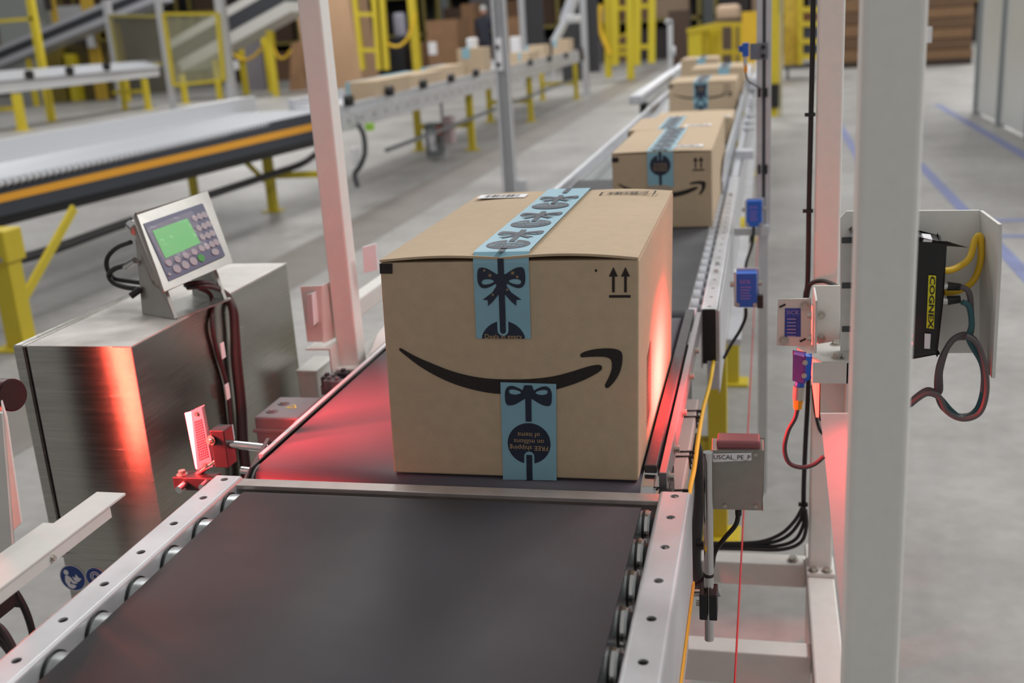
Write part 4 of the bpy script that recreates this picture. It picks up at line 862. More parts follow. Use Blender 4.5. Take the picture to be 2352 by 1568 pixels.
for k in range(9):
    a = P(730 + rq.uniform(0, 62), 855 + rq.uniform(0, 38), Y=1.86 + .01 * k); MB().box(a.x, a.x + .022, a.y, a.y + .02, a.z - .02, a.z).cyl((a.x + .011, a.y + .01, a.z), (a.x + .011, a.y + .01, a.z + .006), .005, 10).build('fitting', mat('fitting_grey', (70, 62, 68), .5) if k % 3 else motor, pn, bev=.001)
MB().box(-.82, -.742, 1.88, 1.93, .60, .735).build('manifold', blackm, pn, bev=.002)
wb = root('white_junction_box', (-.93, 2.05, .66), 'pale box low behind the cabinet end, beneath the shelf bracket', 'box')
a = Q(682, 852, 2.05); b = Q(735, 925, 2.05)
MB().box(a.x, b.x, 2.05, 2.15, b.z - .08, a.z).build('box_body', bracket, wb, bev=.003); MB().box(a.x - .002, b.x + .002, 2.047, 2.153, a.z - .004, a.z + .002).build('lid', bracket, wb)
# reflector on rods by the belt joint
rf = root('reflector_stand', (-.80, 1.42, .74), 'small honeycomb reflector standing in black clamps on chrome rods beside the belt joint', 'reflector')
RY = 1.41
F1 = [Q(440, 944, RY), Q(462, 936, RY - .008), Q(489, 1070, RY - .008), Q(455, 1084, RY)]
MB().prism([Q(424, 948, RY + .012), Q(440, 944, RY), Q(456, 1083, RY), Q(449, 1075, RY + .012)], (.002, .002, 0)).build('side_edge', white, rf)
m = MB(); up_ = F1[3] - F1[0]
MB().prism(F1, (0, .010, 0)).build('housing', mat('reflector_white', (130, 120, 124), .4), rf, bev=.001)
g = lambda u, v: (F1[0] * (1 - u) + F1[1] * u) * (1 - v) + (F1[3] * (1 - u) + F1[2] * u) * v
cells = MB()
for i in range(5):
    for j in range(16):
        p = g(.14 + .72 * (i + .5) / 5, .17 + .66 * (j + .5) / 16); cells.add([p + Vector((-.0017, -.0006, -.0017)), p + Vector((.0017, -.0006, -.0017)), p + Vector((.0017, -.0006, .0017)), p + Vector((-.0017, -.0006, .0017)), p + Vector((0, -.0017, 0))], [(0, 1, 4), (1, 2, 4), (2, 3, 4), (3, 0, 4)])
o = cells.build('honeycomb_cells', mat('cell_plastic', (128, 104, 110), .25, coat=.5), rf, kind='stuff')
for u, v in ((.5, .07), (.55, .93)): MB().bolt(g(u, v) + Vector((0, -.0005, 0)), (0, -1, 0), .0028, .0015).build('screw', zinc, rf)
c = Q(502, 1032, 1.39)
MB().box(c.x - .012, c.x + .012, 1.392, 1.42, Q(502, 1075, 1.39).z, Q(502, 990, 1.39).z).build('upper_clamp', black, rf, bev=.0015)
MB().cyl(Q(512, 1018, 1.405), Q(512, 1018, 1.405) + Vector((.075, 0.0, -.006)), .0066, 18).build('cross_rod', chrome, rf)
MB().cyl(Q(455, 1085, 1.415), Q(500, 1055, 1.405), .0055, 16).build('diagonal_rod', chrome, rf)
c = Q(452, 1102, 1.405)
MB().box(c.x - .036, c.x + .034, 1.395, 1.422, c.z - .014, c.z + .008).build('lower_clamp', black, rf, bev=.0015)
for px, py, rr_2 in ((425, 1112, .0062), (478, 1107, .006)): p = Q(px, py, 1.395); MB().cyl((p.x, 1.395, p.z), (p.x - .002, 1.378, p.z - .002), rr_2, 18).build('rod_end', chrome, rf)
for px, py in ((418, 1086),): p = Q(px, py, 1.405); MB().bolt((p.x, p.y, c.z + .008), (0, 0, 1), .006, .006).build('bolt', zinc, rf)
p = Q(486, 1010, 1.392); MB().bolt(p, (-.4, -1, 0), .0055, .006).build('bolt', zinc, rf)
MB().cyl((-.79, 1.405, .76), (-.74, 1.405, .755), .006, 14).build('mount_rod', chrome, rf)
# left near bar, plate and scanner
lbm_ = root('left_near_bar', (-.84, .9, .84), 'pale angle bar reaching in from the left edge, red lit underneath', 'bar')
MB().box(-.842, -.800, .45, 1.124, .8465, .850).build('top_flange', bracket, lbm_, bev=.0008)
MB().box(-.806, -.8015, .45, 1.09, .832, .8465).build('web', bracket, lbm_)
MB().box(-.862, -.842, .45, 1.04, .842, .846).build('rear_flange', bracket, lbm_)
MB().bolt((-.8015, .97, .838), (1, 0, 0), .003, .003).build('screw', zinc, lbm_)
lp = root('left_near_plate', (-.9, .98, .80), 'upright slotted plate at the left edge of the picture', 'plate')
MB().prism([Q(-60, 930, 1.05), Q(3, 950, 1.05), Q(28, 1250, 1.05), Q(0, 1285, 1.05), Q(-60, 1330, 1.05)], (0, .004, 0)).build('plate_body', bracket, lp, bev=.001)
MB().prism([Q(2, 920, 1.075), Q(14, 960, 1.075), Q(48, 1200, 1.075), Q(30, 1218, 1.075), Q(16, 1190, 1.075)], (0, .003, 0)).build('rear_plate', postp, lp)
sc = root('left_scanner', (-1.12, 1.24, .75), 'dark scanner barrel poking in at the left edge, rim glowing red', 'barcode scanner')
a = Q(-40, 905, 1.22); b = Q(28, 907, 1.20)
MB().cyl(a, b, .0225, 28).build('barrel', mat('red_lit_dark_metal', (70, 30, 36), .4), sc); MB().cyl(b, b + (b - a).normalized() * .003, .0205, 28).build('barrel_face', black, sc)  # red scanner glow is mixed into the dark barrel colour
MB().cyl(a - (b - a), a, .03, 28).build('barrel_base', black, sc)
MB().prism([(-1.30, 1.16, 1.10), (-1.186, 1.16, 1.10), (-1.154, 1.16, .56), (-1.30, 1.16, .56)], (0, .14, 0)).build('lamp_housing', black, sc, bev=.004)
MB().beam((-1.182, 1.24, 1.02), (-1.152, 1.24, .66), .007, .004).build('lamp_window', mat('led_bar', (255, 60, 60), .4, emit=(1, .11, .07), es=110), sc)
MB().box(-1.25, -1.19, 1.19, 1.25, 0, .56).box(-1.29, -1.15, 1.15, 1.29, 0, .012).build('stand', postp, sc)
cable('floor_cable', [Q(a, b, 1.35) for a, b in [(28, 1350), (45, 1375), (62, 1410), (75, 1455), (80, 1500)]], .006, rubber, 'single thick black cable hanging below the left bar', cat='cable')
for k in range(3):
    cable('floor_cable', [Q(a, b, 1.3) for a, b in [(-30, 1425 + 14 * k), (0, 1440 + 16 * k), (22, 1470 + 14 * k), (40, 1510 + 12 * k), (50, 1560 + 10 * k)]], .0055, mat('dusty_cable', (60, 50, 54), .6), 'dark cable sagging at the lower left corner, %s of three' % ['topmost', 'middle', 'lowest'][k], 'cables at the lower left corner')

# ------------------------------------------------------------------ background, left: orange striped roller conveyor
def ctag(o, *a): return tag(o, *a)
L1 = root('roller_conveyor', (-4.2, 6.0, 0), 'wide roller conveyor with dark side guard and orange stripe, behind the cabinet', 'conveyor')
def side_strip(pts, off, name, m, parent, xs=(-3.95, -3.67)):
    """outline given at the two ends px=-150 and px=735"""
    a = [P(-150, pts[0], X=xs[0]), P(745, pts[1], X=xs[1]), P(745, pts[2], X=xs[1]), P(-150, pts[3], X=xs[0])]
    return MB().prism(a, off).build(name, m, parent)
side_strip((446, 254, 314, 535), (-.05, 0, 0), 'side_guard', dkside, L1)
side_strip((481, 277, 293, 500), (.004, 0, 0), 'orange_stripe', orange, L1, xs=(-3.948, -3.668))
side_strip((535, 314, 330, 560), (-.08, 0, 0), 'under_rail', blackm, L1, xs=(-3.97, -3.69))
ro = None
for k in range(96):
    y = 3.6 + k * .055
    xa = -3.86 + (y - 4.8) * .045 - .02
    if ro is None: x0r = xa; ro = MB().cyl((xa, y, .765), (xa - .95, y, .765), .0245, 10).build('roller', galvw, L1); rc = MB().cyl((xa + .012, y, .768), (xa, y, .768), .018, 10).build('roller_end', mat('clear_ring', (215, 218, 225), .3), ro)
    else: c = dup(ro, (xa - x0r, k * .055, 0)); dup(rc, (0, 0, 0), c)
MB().box(-4.9, -3.93, 3.5, 8.9, .70, .735).build('bed_pan', galvw, L1)
MB().prism([P(-150, 346, Z=.90), P(575, 221, Z=.90), P(575, 221, Z=.90) - Vector((0, 0, .15)), P(-150, 346, Z=.90) - Vector((0, 0, .15))], (.04, .02, 0)).build('white_guard', gwhite, L1)
a = P(560, 232, Z=.85); MB().box(a.x - .1, a.x + .02, a.y - .9, a.y + .1, .76, .88).build('guard_end', gwhite, L1, bev=.01)
def yleg(parent, x, y, h, wd=.06, m=yel, z0=0.0, name='leg'):
    MB().box(x - wd / 2, x + wd / 2, y - wd / 2, y + wd / 2, z0 + .01, h).box(x - wd * 1.1, x + wd * 1.1, y - wd, y + wd, z0, z0 + .012).build(name, m, parent, bev=.003)
yleg(L1, -3.60, 4.45, .56, .10); yleg(L1, -4.04, 8.33, .60, .07); yleg(L1, -4.7, 4.75, .70); yleg(L1, -4.75, 8.33, .70)
MB().box(-3.70, -3.53, 4.38, 4.52, .44, .60).build('leg_bracket', yel, L1, bev=.01)
for z_ in (.46, .56):
    for x_ in (-3.57, -3.65): MB().bolt((x_, 4.379, z_), (0, -1, 0), .009, .008).build('bolt', zinc, L1)
MB().beam(P(170, 478, X=-3.62), P(42, 708, X=-3.60), .045, .02, (1, 0, 0)).build('diagonal_brace', yel, L1)
MB().beam((-4.0, 8.33, .30), (-3.42, 8.33, .30), .04, .05).build('cross_brace', yel, L1)
MB().beam(P(565, 372, X=-4.0), P(608, 415, X=-4.02), .03, .03, (1, 0, 0)).build('diagonal_brace', yel, L1)
cable('air_hose', [P(-20, 608, X=-3.9), P(100, 580, X=-3.9), P(290, 512, X=-3.88), P(480, 448, X=-3.85), P(640, 395, X=-3.82), P(700, 372, X=-3.8), P(745, 335, X=-3.8)], .028, rubber, 'thick black hose slung under the orange striped conveyor', cat='hose')
# its continuation right of the left post
L2 = root('accumulation_conveyor', (-3.6, 13, 0), 'long galvanized conveyor continuing beyond the left post with black clamps on its rail', 'conveyor')
MB().box(-3.24, -3.20, 7.95, 19.3, .665, .80).build('side_channel', galv, L2)
MB().box(-3.25, -3.215, 7.95, 19.3, .80, .865).build('upper_rail', galvw, L2)
MB().box(-4.05, -3.25, 9.0, 19.3, .70, .79).build('bed', galv, L2)
MB().box(-4.10, -4.05, 9.0, 19.3, .70, .87).build('far_rail', galvw, L2)
o0 = None
for k in range(38):
    y = 7.8 + .3 * k
    hm = MB().cyl((-3.199, y, .735), (-3.1985, y, .735), .018, 10)
    if o0 is None: o0 = hm.build('rail_hole', mat('hole_shadow', (110, 112, 116), .7), L2)
    else: dup(o0, (0, .3 * k, 0))
c0 = None
for k, (px, py) in enumerate(((801, 231), (895, 209), (972, 193), (1036, 179), (1093, 167), (1150, 156), (1218, 143), (1262, 134), (1300, 127))):
    p = P(px, py, X=-3.19)
    if c0 is None: c0 = MB().cyl((p.x - .03, p.y, p.z), (p.x + .03, p.y, p.z), .045, 14).build('rail_clamp', black, L2); p0 = p
    else: dup(c0, p - p0)
for x, y in ((-3.34, 12.25), (-3.34, 15.6), (-3.34, 19.6), (-4.05, 12.45), (-4.0, 15.8), (-4.0, 19.8), (-3.34, 9.0), (-4.0, 9.0)):
    if y > 9.5: yleg(L2, x, y, .66 if x > -3.5 else .70, .075)
for y in (12.3, 15.7, 19.7): MB().box(-4.0, -3.36, y - .02, y + .02, .26, .32).build('cross_brace', yel, L2)
MB().box(-3.32, -3.28, 9.2, 19, .36, .39).build('conduit', mat('conduit_grey', (110, 114, 118), .5), L2)
jb = root('control_box', (-3.45, 11.4, 0), 'grey control boxes with a white label and orange switch beneath the far conveyor', 'control box')
for px0, py0, px1, py1, mm, nm in ((975, 285, 1010, 362, mat('box_grey', (120, 124, 128), .5), 'box_body'), (985, 300, 1003, 345, white, 'white_label'), (1003, 290, 1016, 308, mat('switch_orange', (170, 80, 50), .5), 'orange_switch'), (1018, 268, 1040, 330, mat('box_pink', (170, 150, 152), .5), 'side_box')):
    a, b = P(px0, py0, Y=11.4), P(px1, py1, Y=11.4); dd = .12 if nm in ('box_body', 'side_box') else .13
    MB().box(a.x, b.x, 11.5 - dd, 11.55, max(0, b.z), a.z).build(nm, mm, jb)
MB().beam((jb.location.x, 11.5, .0), (jb.location.x, 11.5, .7), .03, .03, (0, 1, 0)).build('stand', galv, jb)
hg = root('hanging_valve', (-3.3, 8.6, 0), 'drooping dark hose and white valve block just right of the left post', 'valve')
MB().tube([P(822, 285, Y=8.3), P(835, 310, Y=8.3), P(838, 350, Y=8.3), P(828, 380, Y=8.3), P(815, 400, Y=8.3), P(822, 430, Y=8.3)], .022, 8).build('hose', mat('hose_grey', (70, 72, 76), .5), hg)
a, b = P(805, 340, Y=8.35), P(826, 380, Y=8.35); MB().box(a.x, b.x, 8.32, 8.4, b.z, a.z).build('valve_block', white, hg)
a, b = P(838, 284, Y=8.3), P(856, 300, Y=8.3); MB().box(a.x, b.x, 8.3, 8.35, b.z, a.z).build('green_tag', mat('lime', (150, 200, 70), .5), hg)
MB().beam(P(822, 285, Y=8.3), P(822, 262, Y=8.3) , .03, .03, (0, 1, 0)).build('hanger', galv, hg)
# parcels riding on it
def rect(px0, py0, px1, py1, Y):
    a, b = P(px0, py0, Y=Y), P(px1, py1, Y=Y); return a.x, b.x, b.z, a.z
def low_parcel(px0, px1, yt, yb, Y, lbl, tapepx, dep=.5):
    x0, x1, z0, z1 = rect(px0, yt, px1, yb, Y); rt = root('parcel', ((x0 + x1) / 2, Y, .79), lbl, 'parcel', 'parcels on the far accumulation conveyor')
    MB().box(x0, x1, Y, Y + dep, .792, z1).build('carton_body', card, rt, bev=.004)
    ta, tb2 = P(tapepx[0], yt, Y=Y).x, P(tapepx[1], yt, Y=Y).x
    MB().box(ta, tb2, Y - .002, Y + dep + .002, z1 - .12, z1 + .002).build('tape', bluet, rt)
low_parcel(790, 868, 190, 215, 8.9, 'low flat parcel nearest the left post on the far conveyor', (794, 802), .9)
low_parcel(868, 962, 176, 195, 10.6, 'flat parcel with a blue tape band, second from the left post', (865, 890), .9)
low_parcel(968, 1022, 157, 175, 12.2, 'flat parcel in the middle of the far conveyor, before the tall one', (966, 976), .9)
low_parcel(1049, 1113, 113, 158, 13.2, 'tall parcel with a vertical blue band, left of the slotted silver post', (1060, 1078), .35)
low_parcel(1168, 1215, 122, 135, 16.0, 'flat parcel just right of the slotted silver post', (1190, 1196), .8)
low_parcel(1205, 1250, 106, 125, 17.5, 'light brown parcel below the first black panel', (1206, 1212), .5)
low_parcel(1268, 1306, 92, 115, 18.6, 'last parcel at the foot of the silver chute', (1270, 1278), .5)
# slotted silver post
pp = root('profile_post', (-2.15, 9.0, 0), 'tall slotted silver profile post standing on the floor behind the large parcel', 'post')
m = MB()
for a, b in ((-2.207, -2.175), (-2.155, -2.135), (-2.118, -2.092)): m.box(a, b, 8.98, 9.06, 0, 3)
m.box(-2.175, -2.118, 9.0, 9.06, 0, 3); m.build('profile', alu, pp)
MB().box(-2.174, -2.156, 8.992, 9.0, 0, 3).box(-2.134, -2.119, 8.992, 9.0, 0, 3).build('slots', alud, pp)
MB().box(-2.178, -2.13, 8.955, 8.98, 1.02, 1.28).build('joint_plate', white, pp)
for z_ in (1.07, 1.21): MB().cyl((-2.165, 8.955, z_), (-2.165, 8.94, z_), .018, 12).build('bolt', black, pp)
MB().box(-2.09, -2.01, 8.97, 9.07, 0, .10).build('foot_plate', alu, pp)
# ------------------------------------------------------------------ far left: conveyor, inclines, guards
YL = 20.0
F1_ = root('far_conveyor', (-14.2, 20, 0), 'far left level conveyor with white side rails on yellow legs', 'conveyor')
a, b = P(-60, 222, X=-13.9), P(366, 174, X=-13.9); a2, b2 = P(-60, 192, X=-13.9), P(366, 155, X=-13.9)
MB().prism([a, b, b2, a2], (-.05, 0, 0)).build('side_rail', gwhite, F1_)
MB().prism([P(-60, 196, X=-13.89), P(366, 158, X=-13.89), P(366, 155, X=-13.89), P(-60, 192, X=-13.89)], (.02, 0, 0)).build('rail_gap', mat('gap_grey', (120, 118, 122), .6), F1_)
a, b = P(-60, 190, X=-14.0), P(366, 154, X=-14.0); a2, b2 = P(-60, 167, X=-14.5), P(366, 137, X=-14.5)
MB().prism([a, b, b2, a2], (0, 0, -.03)).build('bed', galvw, F1_)
for px, py in ((62, 172), (155, 163), (240, 153)): p = P(px, py, X=-13.95); MB().cyl(p, p + Vector((.1, 0, 0)), .09, 12).build('rail_clamp', black, F1_)
for y in (16.5, 18.3, 22.8, 24.5): yleg(F1_, -13.85, y, P(40, 215, X=-13.9).z, .14 if y == 18.3 else .11)
for y in (18.5, 23.2, 20.4): yleg(F1_, -14.7, y, .75, .10)
for y in (18.28, 22.78): MB().box(-14.7, -13.85, y, y + .06, .38, .46).build('cross_brace', yel, F1_)
def incline(name, lbl, px0, py0, px1, py1, Y, wpx, dep, belt_m, rail_m):
    r_ = root(name, P(px0, py0, Y=Y), lbl, 'conveyor'); A_, B_ = P(px0, py0, Y=Y), P(px1, py1, Y=Y); s_ = wpx * Y / F
    n_ = (B_ - A_).normalized(); up = Vector((-n_.z, 0, n_.x)); up = up if up.z > 0 else -up
    MB().prism([A_, B_, B_ - up * s_, A_ - up * s_], (0, dep, 0)).build('belt', belt_m, r_)
    MB().prism([A_ - up * s_, B_ - up * s_, B_ - up * s_ * 1.75, A_ - up * s_ * 1.75], (0, dep, 0)).build('side_rail', rail_m, r_)
    MB().prism([A_ + up * s_ * .55, B_ + up * s_ * .55, B_, A_], (0, dep * .1, 0)).build('upper_rail', rail_m, r_)
    for t in (.25, .75):
        p = A_.lerp(B_, t) - up * s_ * 2; MB().box(p.x - .06, p.x + .06, Y + .2, Y + .32, 0, p.z).build('leg', yel, r_)
    return r_
silv = mat('silver_rail', (176, 178, 186), .45, .2)
incline('incline_conveyor', 'left inclined conveyor rising to the upper left, black belt over a silver rail', -60, 142, 345, -28, 26.5, 19, .9, mat('black_belt', (48, 50, 56), .6), silv)
incline('incline_conveyor', 'inclined conveyor with black belt passing behind the yellow framed guard panel', 392, 112, 640, -28, 25.2, 34, 1.2, mat('black_belt', (48, 50, 56), .6), mat('pale_rail', (186, 186, 182), .5))
def frame_panel(name, lbl, px, m, Y, t_px, fill=None, cat='guard'):
    """rectangular guard: four frame bars and a sheet; px = TL, TR, BR, BL"""
    r_ = root(name, P(px[3][0], px[3][1], Y=Y), lbl, cat); c = [P(a, b, Y=Y) for a, b in px]; t = t_px * Y / F
    for i in range(4):
        MB().beam(c[i] , c[(i + 1) % 4], .06, t, (0, 1, 0)).build('frame_bar', m, r_)
    if fill: MB().prism([p + Vector((0, .02, 0)) for p in c], (0, .006, 0)).build('sheet', fill, r_)
    return r_
frame_panel('safety_guard', 'yellow framed clear guard panel standing before the inclined conveyor', [(376, 32), (499, 32), (514, 184), (399, 196)], yel, 22.0, 11, glassp)
frame_panel('safety_guard', 'tinted guard sheet with thin yellow top rail, left of the yellow framed panel', [(252, 36), (364, 38), (378, 146), (272, 150)], mat('dull_yellow', (150, 140, 70), .5), 24.0, 4, mat('tinted_sheet', (96, 92, 80), .4, alpha=.6))
def bpost(lbl, px0, py0, px1, py1, wpx, Y, m=alu, name='guard_post', grounded=True):
    a, b = P(px0, py0, Y=Y), P(px1, py1, Y=Y); wd = wpx * Y / F
    x = (a.x + b.x) / 2
    z0_ = 0 if grounded else b.z
    o = MB().box(b.x - wd / 2, b.x + wd / 2, Y, Y + wd, z0_, a.z + .3).build(name, m); return tag(o, lbl, 'post')
bpost('silver post at the right edge of the yellow framed guard panel', 490, -20, 530, 225, 20, 22.05)
bpost('silver post at the left edge of the yellow framed guard panel', 365, -20, 377, 120, 13, 22.1)
bpost('pale post left of the tinted guard sheet', 248, 30, 263, 146, 15, 24.05)
bpost('yellow post crossing the left inclined conveyor', 72, 30, 92, 150, 16, 21.0, yel)
tag(MB().box(P(-40, 45, Y=21).x, P(75, 45, Y=21).x, 21.0, 21.06, P(30, 50, Y=21).z, P(30, 42, Y=21).z).build('guard_rail', yel), 'horizontal yellow rail at the upper left corner', 'rail')
def bgb(name, lbl, cat, px0, py0, px1, py1, Y, dep, m, ground=False, group=None, parent=None, bev=0):
    x0, x1, z0, z1 = rect(px0, py0, px1, py1, Y)
    if ground: z0 = 0
    o = MB().box(x0, x1, Y, Y + dep, z0, z1).build(name, m, parent, bev=bev)
    return o if parent is not None else tag(o, lbl, cat, group)
# yellow legs and drooping cables right of the guard
for i, (px, w_, y0p, y1p) in enumerate(((562, 12, 105, 205), (612, 26, 18, 105), (622, 12, 100, 210))):
    bpost(['short yellow post between the silver post and the tall carton', 'broad yellow upright under the upper end of the inclined conveyor', 'slim yellow post below the broad yellow upright'][i], px, y0p, px, y1p, w_, (27.0, 28.2, 27.4)[i], yel, grounded=i != 1)
for i, g in enumerate((((524, 108), (540, 128), (563, 138), (585, 128), (600, 112)), ((625, 100), (632, 118), (640, 132), (655, 132), (668, 115)), ((885, 95), (900, 105), (918, 105), (935, 90), (945, 65), (955, 30)))):
    cable('yellow_hose', [P(a, b, Y=27.0) for a, b in g], .035, yelc, ['drooping yellow hose between the guard posts', 'second drooping yellow hose beside the tall carton', 'yellow hose curving up right of the yellow ladder frame'][i], cat='hose')
cl = root('machine', P(585, 90, Y=29), 'grey machine with pale parts seen under the inclined conveyor', 'machine')
for k, (a, b, c, d, mm) in enumerate(((545, 60, 600, 112, mat('mach_grey', (120, 116, 122), .5)), (560, 50, 590, 66, gwhite), (530, 140, 548, 160, white), (566, 132, 580, 152, white), (585, 110, 612, 160, darkst))):
    bgb('machine_part', None, None, a, b, c, d, 29 + .1 * k, .5, mm, parent=cl, bev=.02, ground=(k in (0, 4)))
# tall carton
gl = root('gaylord_carton', P(750, 200, Y=28), 'very tall plain brown carton behind the left grey post', 'carton')
x0, x1, z0, z1 = rect(668, -60, 818, 200, 28.2)
MB().hexa([(x0 + .15, 28.2, .0), (x1 + .2, 28.2, .0), (x1 + .2, 29.6, .0), (x0 + .15, 29.6, .0), (x0, 28.2, z1), (x1, 28.2, z1), (x1, 29.6, z1), (x0, 29.6, z1)]).build('carton_body', mat('tall_carton', (186, 152, 122), .85, var=.05, scale=2), gl)
MB().prism([(x0 + .13, 28.1, .0), (x0 - .25, 27.8, 0), (x0 - .1, 27.9, 1.2), (x0 + .12, 28.1, 1.3)], (0, .03, 0)).build('side_flap', card_dk, gl)
# yellow ladder frames, left of centre
ly = root('ladder_frame', P(855, 160, Y=27), 'yellow ladder shaped frame right of the tall carton', 'frame')
for a in ((812, 834, 11), (858, 872, 15), (876, 889, 13)):
    p0, p1 = P(a[0], -30, Y=27), P(a[1], 160, Y=27); MB().beam(p1, p0, .12, a[2] * 27 / F, (0, 1, 0)).build('upright', yel, ly)
for y in (33, 115): MB().beam(P(822, y, Y=27), P(868, y, Y=27), .1, .11, (0, 1, 0)).build('rung', yel, ly)
bpost('yellow post standing between the ladder frame and the brown gaylord', 952, 5, 956, 150, 17, 27.5, yel)
bgb('pallet_box', 'brown gaylord box with a white label behind the far conveyor', 'carton', 978, 48, 1056, 148, 30.0, 1.2, card_dk, True)
bgb('paper_label', 'white paper label on the brown gaylord box', 'label', 983, 97, 1004, 125, 29.98, .015, white)
bgb('pallet_box', 'smaller dark brown box between the yellow post and the gaylord', 'carton', 926, 100, 982, 150, 31.5, 1.0, card_dk, True)
bgb('bag', 'white bag hanging in the dark rack right of the ladder frame', 'bag', 900, 30, 930, 85, 31.0, .3, mat('pale_bag', (170, 170, 186), .6), bev=.08)
bgb('bin', 'dark bin standing behind the ladder frame', 'bin', 896, 86, 930, 152, 30.9, .6, mat('dark_bin', (54, 56, 62), .6), True)
bgb('pallet_box', 'brown stacked boxes behind the person in dark clothes', 'carton', 1058, 10, 1098, 140, 33.0, 1.0, card_dk, True)
bgb('pallet_box', 'brown box right of the slotted silver post', 'carton', 1160, 40, 1200, 140, 31.0, 1.0, card_dk, True)
bgb('paper_stack', 'white stack on the far conveyor right of the silver post', 'paper', 1170, 85, 1193, 122, 18.6, .2, white, bev=.02)
bgb('paper_stack', 'white stack on the far conveyor above the tall parcel', 'paper', 1070, 88, 1090, 113, 13.3, .2, white, bev=.02)
# person
pr = root('person', P(1105, 140, Y=29.5), 'person in dark navy clothes and pale cap standing with back turned behind the far conveyor', 'person')
def skinfig(name, nodes, edges, m, parent, sub=1):
    base = ORG[parent.name]; me = bpy.data.meshes.new(name); me.from_pydata([tuple(Vector(n[0]) - base) for n in nodes], edges, []); me.materials.append(m)
    o = bpy.data.objects.new(name, me); COL.objects.link(o); o.parent = parent
    md = o.modifiers.new('skin', 'SKIN'); md.use_smooth_shade = True
    if not me.skin_vertices: 
        bpy.context.view_layer.objects.active = o; me.update()
    lay = me.skin_vertices[0].data if me.skin_vertices else None
    if lay:
        for i, n in enumerate(nodes): lay[i].radius = (n[1], n[2] if len(n) > 2 else n[1])
        lay[0].use_root = True
    s_ = o.modifiers.new('sub', 'SUBSURF'); s_.levels = sub; s_.render_levels = sub
    return o
px_ = P(1112, 60, Y=29.5).x; py_ = 29.5; hgt = 1.86; kz = hgt / 1.75
nd = [((px_, py_, .95 * kz), .17, .12), ((px_, py_, 1.12 * kz), .15, .11), ((px_, py_, 1.35 * kz), .19, .12), ((px_, py_ + .01, 1.48 * kz), .07), ((px_, py_ + .02, 1.53 * kz), .055),
      ((px_ - .20, py_, 1.42 * kz), .065), ((px_ - .25, py_ + .02, 1.15 * kz), .05), ((px_ - .22, py_ + .2, .98 * kz), .04), ((px_ + .20, py_, 1.42 * kz), .065), ((px_ + .25, py_ + .02, 1.15 * kz), .05), ((px_ + .22, py_ + .2, .98 * kz), .04),
      ((px_ - .10, py_, .86 * kz), .10), ((px_ - .11, py_, .48 * kz), .07), ((px_ - .11, py_, .08), .05), ((px_ + .10, py_, .86 * kz), .10), ((px_ + .11, py_, .48 * kz), .07), ((px_ + .11, py_, .08), .05), ((px_ - .11, py_ + .14, .045), .04), ((px_ + .11, py_ + .14, .045), .04)]
ed = [(0, 1), (1, 2), (2, 3), (3, 4), (2, 5), (5, 6), (6, 7), (2, 8), (8, 9), (9, 10), (0, 11), (11, 12), (12, 13), (0, 14), (14, 15), (15, 16), (13, 17), (16, 18)]
skinfig('body', nd, ed, mat('navy_clothes', (38, 40, 54), .8), pr, 1)
m = MB(); skin = mat('skin', (190, 142, 128), .6)
def ellipsoid(c, r, n=14, k=10, zmin=-1):
    b = MB(); vs = []
    for i in range(k + 1):
        t = math.pi * i / k
        for j in range(n): a = 2 * math.pi * j / n; vs.append((c[0] + r[0] * math.sin(t) * math.cos(a), c[1] + r[1] * math.sin(t) * math.sin(a), c[2] + r[2] * math.cos(t)))
    return b.add(vs, [(i * n + j, i * n + (j + 1) % n, (i + 1) * n + (j + 1) % n, (i + 1) * n + j) for i in range(k) for j in range(n)], True)
hz_ = 1.65 * kz
ellipsoid((px_, py_ + .02, hz_), (.078, .095, .12)).build('head', skin, pr)
ellipsoid((px_, py_ + .115, hz_ - .02), (.012, .02, .02)).build('nose', skin, pr)
for s in (-1, 1): ellipsoid((px_ + s * .08, py_ + .02, hz_), (.012, .022, .032)).build('ear', skin, pr); ellipsoid((px_ + s * .225, py_ + .24, .93 * kz), (.035, .05, .06)).build('hand', skin, pr)
ellipsoid((px_, py_ + .015, hz_ + .055), (.09, .108, .085)).build('cap', mat('pale_cap', (190, 192, 190), .7), pr)
# black panels, chute, yellow tower
bk = mat('black_curtain', (58, 58, 62), .7)
for lbl, a, b, c, d, Y in (('black panel hanging left of the silver chute', 1204, -20, 1250, 103, 24.0), ('near black panel with yellow foot, right of the silver chute', 1344, -20, 1378, 165, 21.0), ('wide dark curtain behind the silver chute', 1285, 20, 1338, 200, 25.5)):
    bgb('black_panel', lbl, 'panel', a, b, c, d, Y, .05, bk)

bpost('silver post left of the first black panel', 1196, -20, 1203, 118, 13, 23.9)
bpost('silver post left of the near black panel', 1334, -20, 1346, 190, 14, 20.9)
ch = root('chute', P(1275, 95, Y=24), 'bright silver chute slanting down between the black panels', 'chute')
MB().beam(P(1272, 98, Y=23), P(1300, 45, Y=23.5), .12, .12).build('lower_section', galvw, ch); MB().beam(P(1297, 50, Y=23.5), P(1325, -30, Y=24), .18, .16).build('upper_section', silv, ch)
bgb('chute_end', None, None, 1296, 36, 1328, 52, 23.4, .5, gwhite, parent=ch, bev=.04)
MB().beam(P(1272, 98, Y=23.1), P(1272, 240, Y=23.1), .05, .05, (0, 1, 0)).build('stand', galv, ch)
wr = root('conveyor_motor', P(1320, 130, Y=20), 'dark round motor at the end of the far conveyor', 'motor')
MB().cyl(P(1305, 128, Y=19.6), P(1338, 122, Y=19.6), .13, 18).build('motor_body', blackm, wr); MB().cyl(P(1316, 128, Y=19.45), P(1324, 126, Y=19.45), .08, 14).build('hub', gwhite, wr)
tw_ = root('yellow_tower', P(1452, 180, Y=24), 'large yellow steel tower of uprights and cross bars at the end of the aisle', 'tower')
